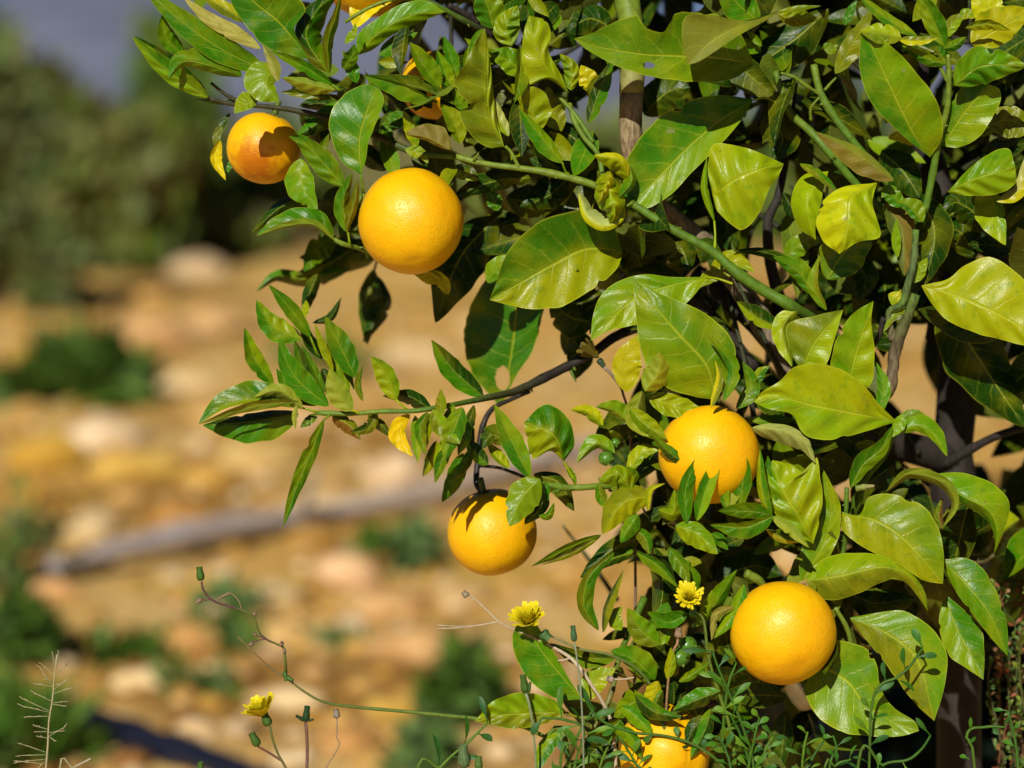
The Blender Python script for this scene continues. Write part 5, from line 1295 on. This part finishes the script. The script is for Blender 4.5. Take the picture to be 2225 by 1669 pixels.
def clump(name, label, x, y, wpx, hpx, n, cols, leaf=(.6, .18), cat='weed', spread=1.0, dist=None, group=None, dens=None, upright=.5, stems=True):
    """plant of many small leaf blades growing on the ground at the picture position of its foot"""
    g = G(x, y) if dist is None else at_dist(x, y, dist)
    if dist is None: g.z = terr(g.x, g.y)
    D = (g - Vector(CAM)).length; w = wpx / F * D; h = hpx / F * D
    g.z = 0 if dist else g.z
    o = empty(name, g); tag(o, label, cat, group)
    mb = MB()
    cent = []
    for _ in range(13):
        cx_ = float(np.clip(RS.normal() * .5, -1.1, 1.1)); cent.append((cx_, RS.uniform(-.6, .6), RS.uniform(.10, .9) * (1.05 - .6 * abs(cx_)), RS.uniform(.14, .40)))
    v = []; f = []; t = []
    for i in range(n):
        cx, cy, cz, cr = cent[RS.randint(13)]
        p = RS.normal(size=3); p *= cr / np.linalg.norm(p) * RS.rand() ** .33
        q_ = np.array([(cx + p[0]) * w, (cy + p[1]) * w, max(.02, cz * spread + p[2]) * h])
        d = RS.normal(size=3) + np.array([0, 0, upright]); d /= np.linalg.norm(d)
        sd = np.cross(d, RS.normal(size=3)); sd /= np.linalg.norm(sd)
        L_ = leaf[0] * RS.uniform(.6, 1.3); W_ = leaf[1] * RS.uniform(.7, 1.2)
        q_ = q_ + np.array(g)
        k = len(v)
        v += [q_, q_ + d * L_ * .5 + sd * W_, q_ + d * L_, q_ + d * L_ * .5 - sd * W_]
        f.append((k, k+1, k+2, k+3)); c = np.array(cols[RS.randint(len(cols))]) * RS.uniform(.7, 1.25); t += [c] * 4
    mb.v.append(np.array(v)); mb.uv.append(np.full((len(v), 2), .25)); mb.t.append(np.array(t)); mb.f.append(np.array(f)); mb.n = len(v)
    mb.build('foliage', SHRUB, o, smooth=False)
    if stems:
        mb = MB()
        for cx, cy, cz, cr in cent:
            tube(mb, [np.array(g) + [cx * w * .1, cy * w * .1, -.02], np.array(g) + [cx * w * .6, cy * w * .6, cz * h * .5], np.array(g) + [cx * w, cy * w, cz * h * spread]], [w * .012 + .003, w * .01 + .002, w * .006 + .001], np.array([(.12, .09, .05)] * 2), n=6, px=False)
        mb.build('stems', DRY, o)
    return o
DG = [(.07,.15,.012),(.11,.21,.02),(.045,.10,.010)]; BG = [(.12,.23,.05),(.20,.30,.10),(.10,.18,.04)]; YG = [(.10,.22,.02),(.16,.26,.03),(.07,.18,.015)]
OG = [(.20,.28,.04),(.16,.25,.03),(.26,.30,.06)]; GG = [(.27,.31,.12),(.22,.28,.09),(.27,.27,.08)]
clump('weed_clump', 'wide dark green weed clump on the slope at the left, below the far bushes', 190, 870, 165, 105, 620, DG, (.16,.03))
clump('weed_clump', 'dark green weed clump left of the corrugated leaf near the bottom', 1010, 1600, 75, 165, 420, DG + BG[:1], (.06,.014))
clump('weed_clump', 'bluish green sprig behind the lone hanging orange, left of it', 905, 1255, 60, 100, 260, BG, (.06,.013))
clump('weed_clump', 'yellow-green sprig just right of the pinkish boulder', 820, 1215, 34, 60, 120, YG, (.05,.012))
clump('weed_clump', 'dark green weeds at the left edge behind the dry grass stalk', 70, 1480, 125, 130, 380, DG + YG[:1], (.06,.014))
clump('weed_clump', 'bright green grassy tuft in the bottom left corner', 20, 1690, 120, 150, 420, YG, (.09,.008), upright=2.)
clump('weed_clump', 'low dark green weeds behind the zigzag stalk', 450, 1440, 160, 40, 260, DG + YG[:1], (.05,.012))
clump('weed_clump', 'small bluish green weed behind the middle of the zigzag stalk', 500, 1345, 60, 44, 150, BG, (.045,.012))
clump('weed_clump', 'small green weed right of the zigzag stalk foot', 725, 1440, 44, 26, 90, BG, (.04,.01))
clump('weed_clump', 'pale green weeds at the left edge beside the upper end of the log', 50, 1300, 100, 190, 260, BG + OG + GG, (.05,.012))
clump('weed_clump', 'bluish green weeds at the bottom between the dead stalk and the seed stalk', 930, 1700, 60, 100, 150, BG, (.05,.012))
clump('weed_clump', 'faint green weeds low between the bud stalks and the yellow flower', 420, 1530, 80, 60, 90, YG + BG, (.04,.01))
clump('weed_clump', 'olive weeds scattered behind the hanging leaf', 700, 800, 90, 70, 160, OG, (.10,.02))
# far bushes
clump('bush', 'large dark green bush behind the upper left orange', 370, 560, 180, 410, 6000, OG[:2] + [(.11,.22,.03),(.08,.18,.03)], (.22,.07), 'bush')
clump('bush', 'olive brown bush filling the upper left, left of the darkest bush', 150, 585, 240, 455, 7000, OG + GG + [(.24,.17,.04)], (.26,.08), 'bush')
clump('bush', 'grey-green wispy bush at the left edge', -10, 680, 120, 520, 2600, GG + BG[:1], (.20,.05), 'bush')
clump('bush', 'olive green bush seen behind the tips of the leaves left of the large orange', 560, 530, 150, 280, 2600, OG + YG[2:] + [(.20,.20,.07)], (.22,.06), 'bush')
clump('bush', 'small pale olive bush low behind the upper left orange', 500, 560, 90, 110, 500, OG + [(.3,.26,.12)], (.16,.05), 'bush')
clump('bush', 'olive bush far behind the middle of the tree', 1250, 560, 260, 300, 1800, OG + GG, (.30,.09), 'bush')
clump('bush', 'dark bush far behind the right side of the tree', 1800, 520, 260, 330, 1800, DG + OG, (.30,.09), 'bush')
clump('bush', 'pale olive bush far behind the top right of the tree', 2200, 500, 200, 300, 1400, OG + GG, (.30,.09), 'bush')
clump('bush', 'near-black shrub added behind the trunk at the right to stand for shaded ground', 2150, 1330, 190, 520, 2600, [(.008,.016,.014),(.012,.03,.016),(.02,.03,.03)], (.09,.025), 'bush', dist=3.1)  # added shrub; ground shade put into its near-black tint
# distant hills, haze painted into their blue-grey tint
g = []
xs = np.linspace(-900, 900, 120)
def ridge(x): return 37 + 16 * noise.noise(Vector((x * .004, 0, 2))) + 6 * noise.noise(Vector((x * .02, 0, 5)))
for f_ in np.linspace(0, 1, 14):
    g.append([(x, 500 + 220 * f_ + 14 * noise.noise(Vector((x * .02, f_ * 4, 1))), -1 + ridge(x) * math.sin(f_ * math.pi / 2)) for x in xs])
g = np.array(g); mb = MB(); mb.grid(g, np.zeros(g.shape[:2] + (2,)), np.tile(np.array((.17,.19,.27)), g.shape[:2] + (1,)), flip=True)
HILL = tint_material('far_hill', rough=1., scale=.03, var=.3, bump=0, spec=0)
if USE_HILLS: tag(mb.build('hills', HILL), 'low hills on the horizon, tinted blue-grey for haze', 'hills', kind='structure')

# ================================================================== light, sky, camera
S = np.array([-.24, .47, .85]); S /= np.linalg.norm(S)
SW = RT * S[0] + UP * S[1] - FW * S[2]
el = math.asin(SW[2]); rot = math.atan2(SW[0], SW[1])
w = bpy.data.worlds.new('World'); scene.world = w; w.use_nodes = True
nt = w.node_tree; bg = nt.nodes['Background']
sky = nt.nodes.new('ShaderNodeTexSky'); sky.sky_type = 'NISHITA'; sky.sun_disc = False
sky.sun_elevation = el; sky.sun_rotation = rot; sky.air_density = AIR; sky.dust_density = .1; sky.ozone_density = 1.5; sky.altitude = 1500
nt.links.new(sky.outputs[0], bg.inputs[0]); bg.inputs[1].default_value = SKY
sun = bpy.data.lights.new('sun', 'SUN'); sun.energy = SUN; sun.angle = math.radians(.53); sun.color = (1, .95, .86)
so = bpy.data.objects.new('sun', sun); COL.objects.link(so)
so.rotation_euler = Vector(SW).to_track_quat('Z', 'Y').to_euler(); so.location = (0, 0, 5)
cam = bpy.data.cameras.new('camera'); co = bpy.data.objects.new('camera', cam); COL.objects.link(co)
cam.lens = LENS; cam.sensor_width = SENS; cam.clip_start = .05; cam.clip_end = 5000
co.location = Vector(CAM); co.rotation_euler = (math.pi / 2 - PITCH, 0, 0)
cam.dof.use_dof = True; cam.dof.focus_distance = D0 - .003; cam.dof.aperture_fstop = FSTOP; cam.dof.aperture_blades = 9
scene.camera = co
vs = scene.view_settings; vs.view_transform = 'Standard'; vs.look = 'None'; vs.exposure = EXPO; vs.gamma = 1
scene.render.resolution_x = 1024; scene.render.resolution_y = 768

scene.cycles.diffuse_bounces = 1
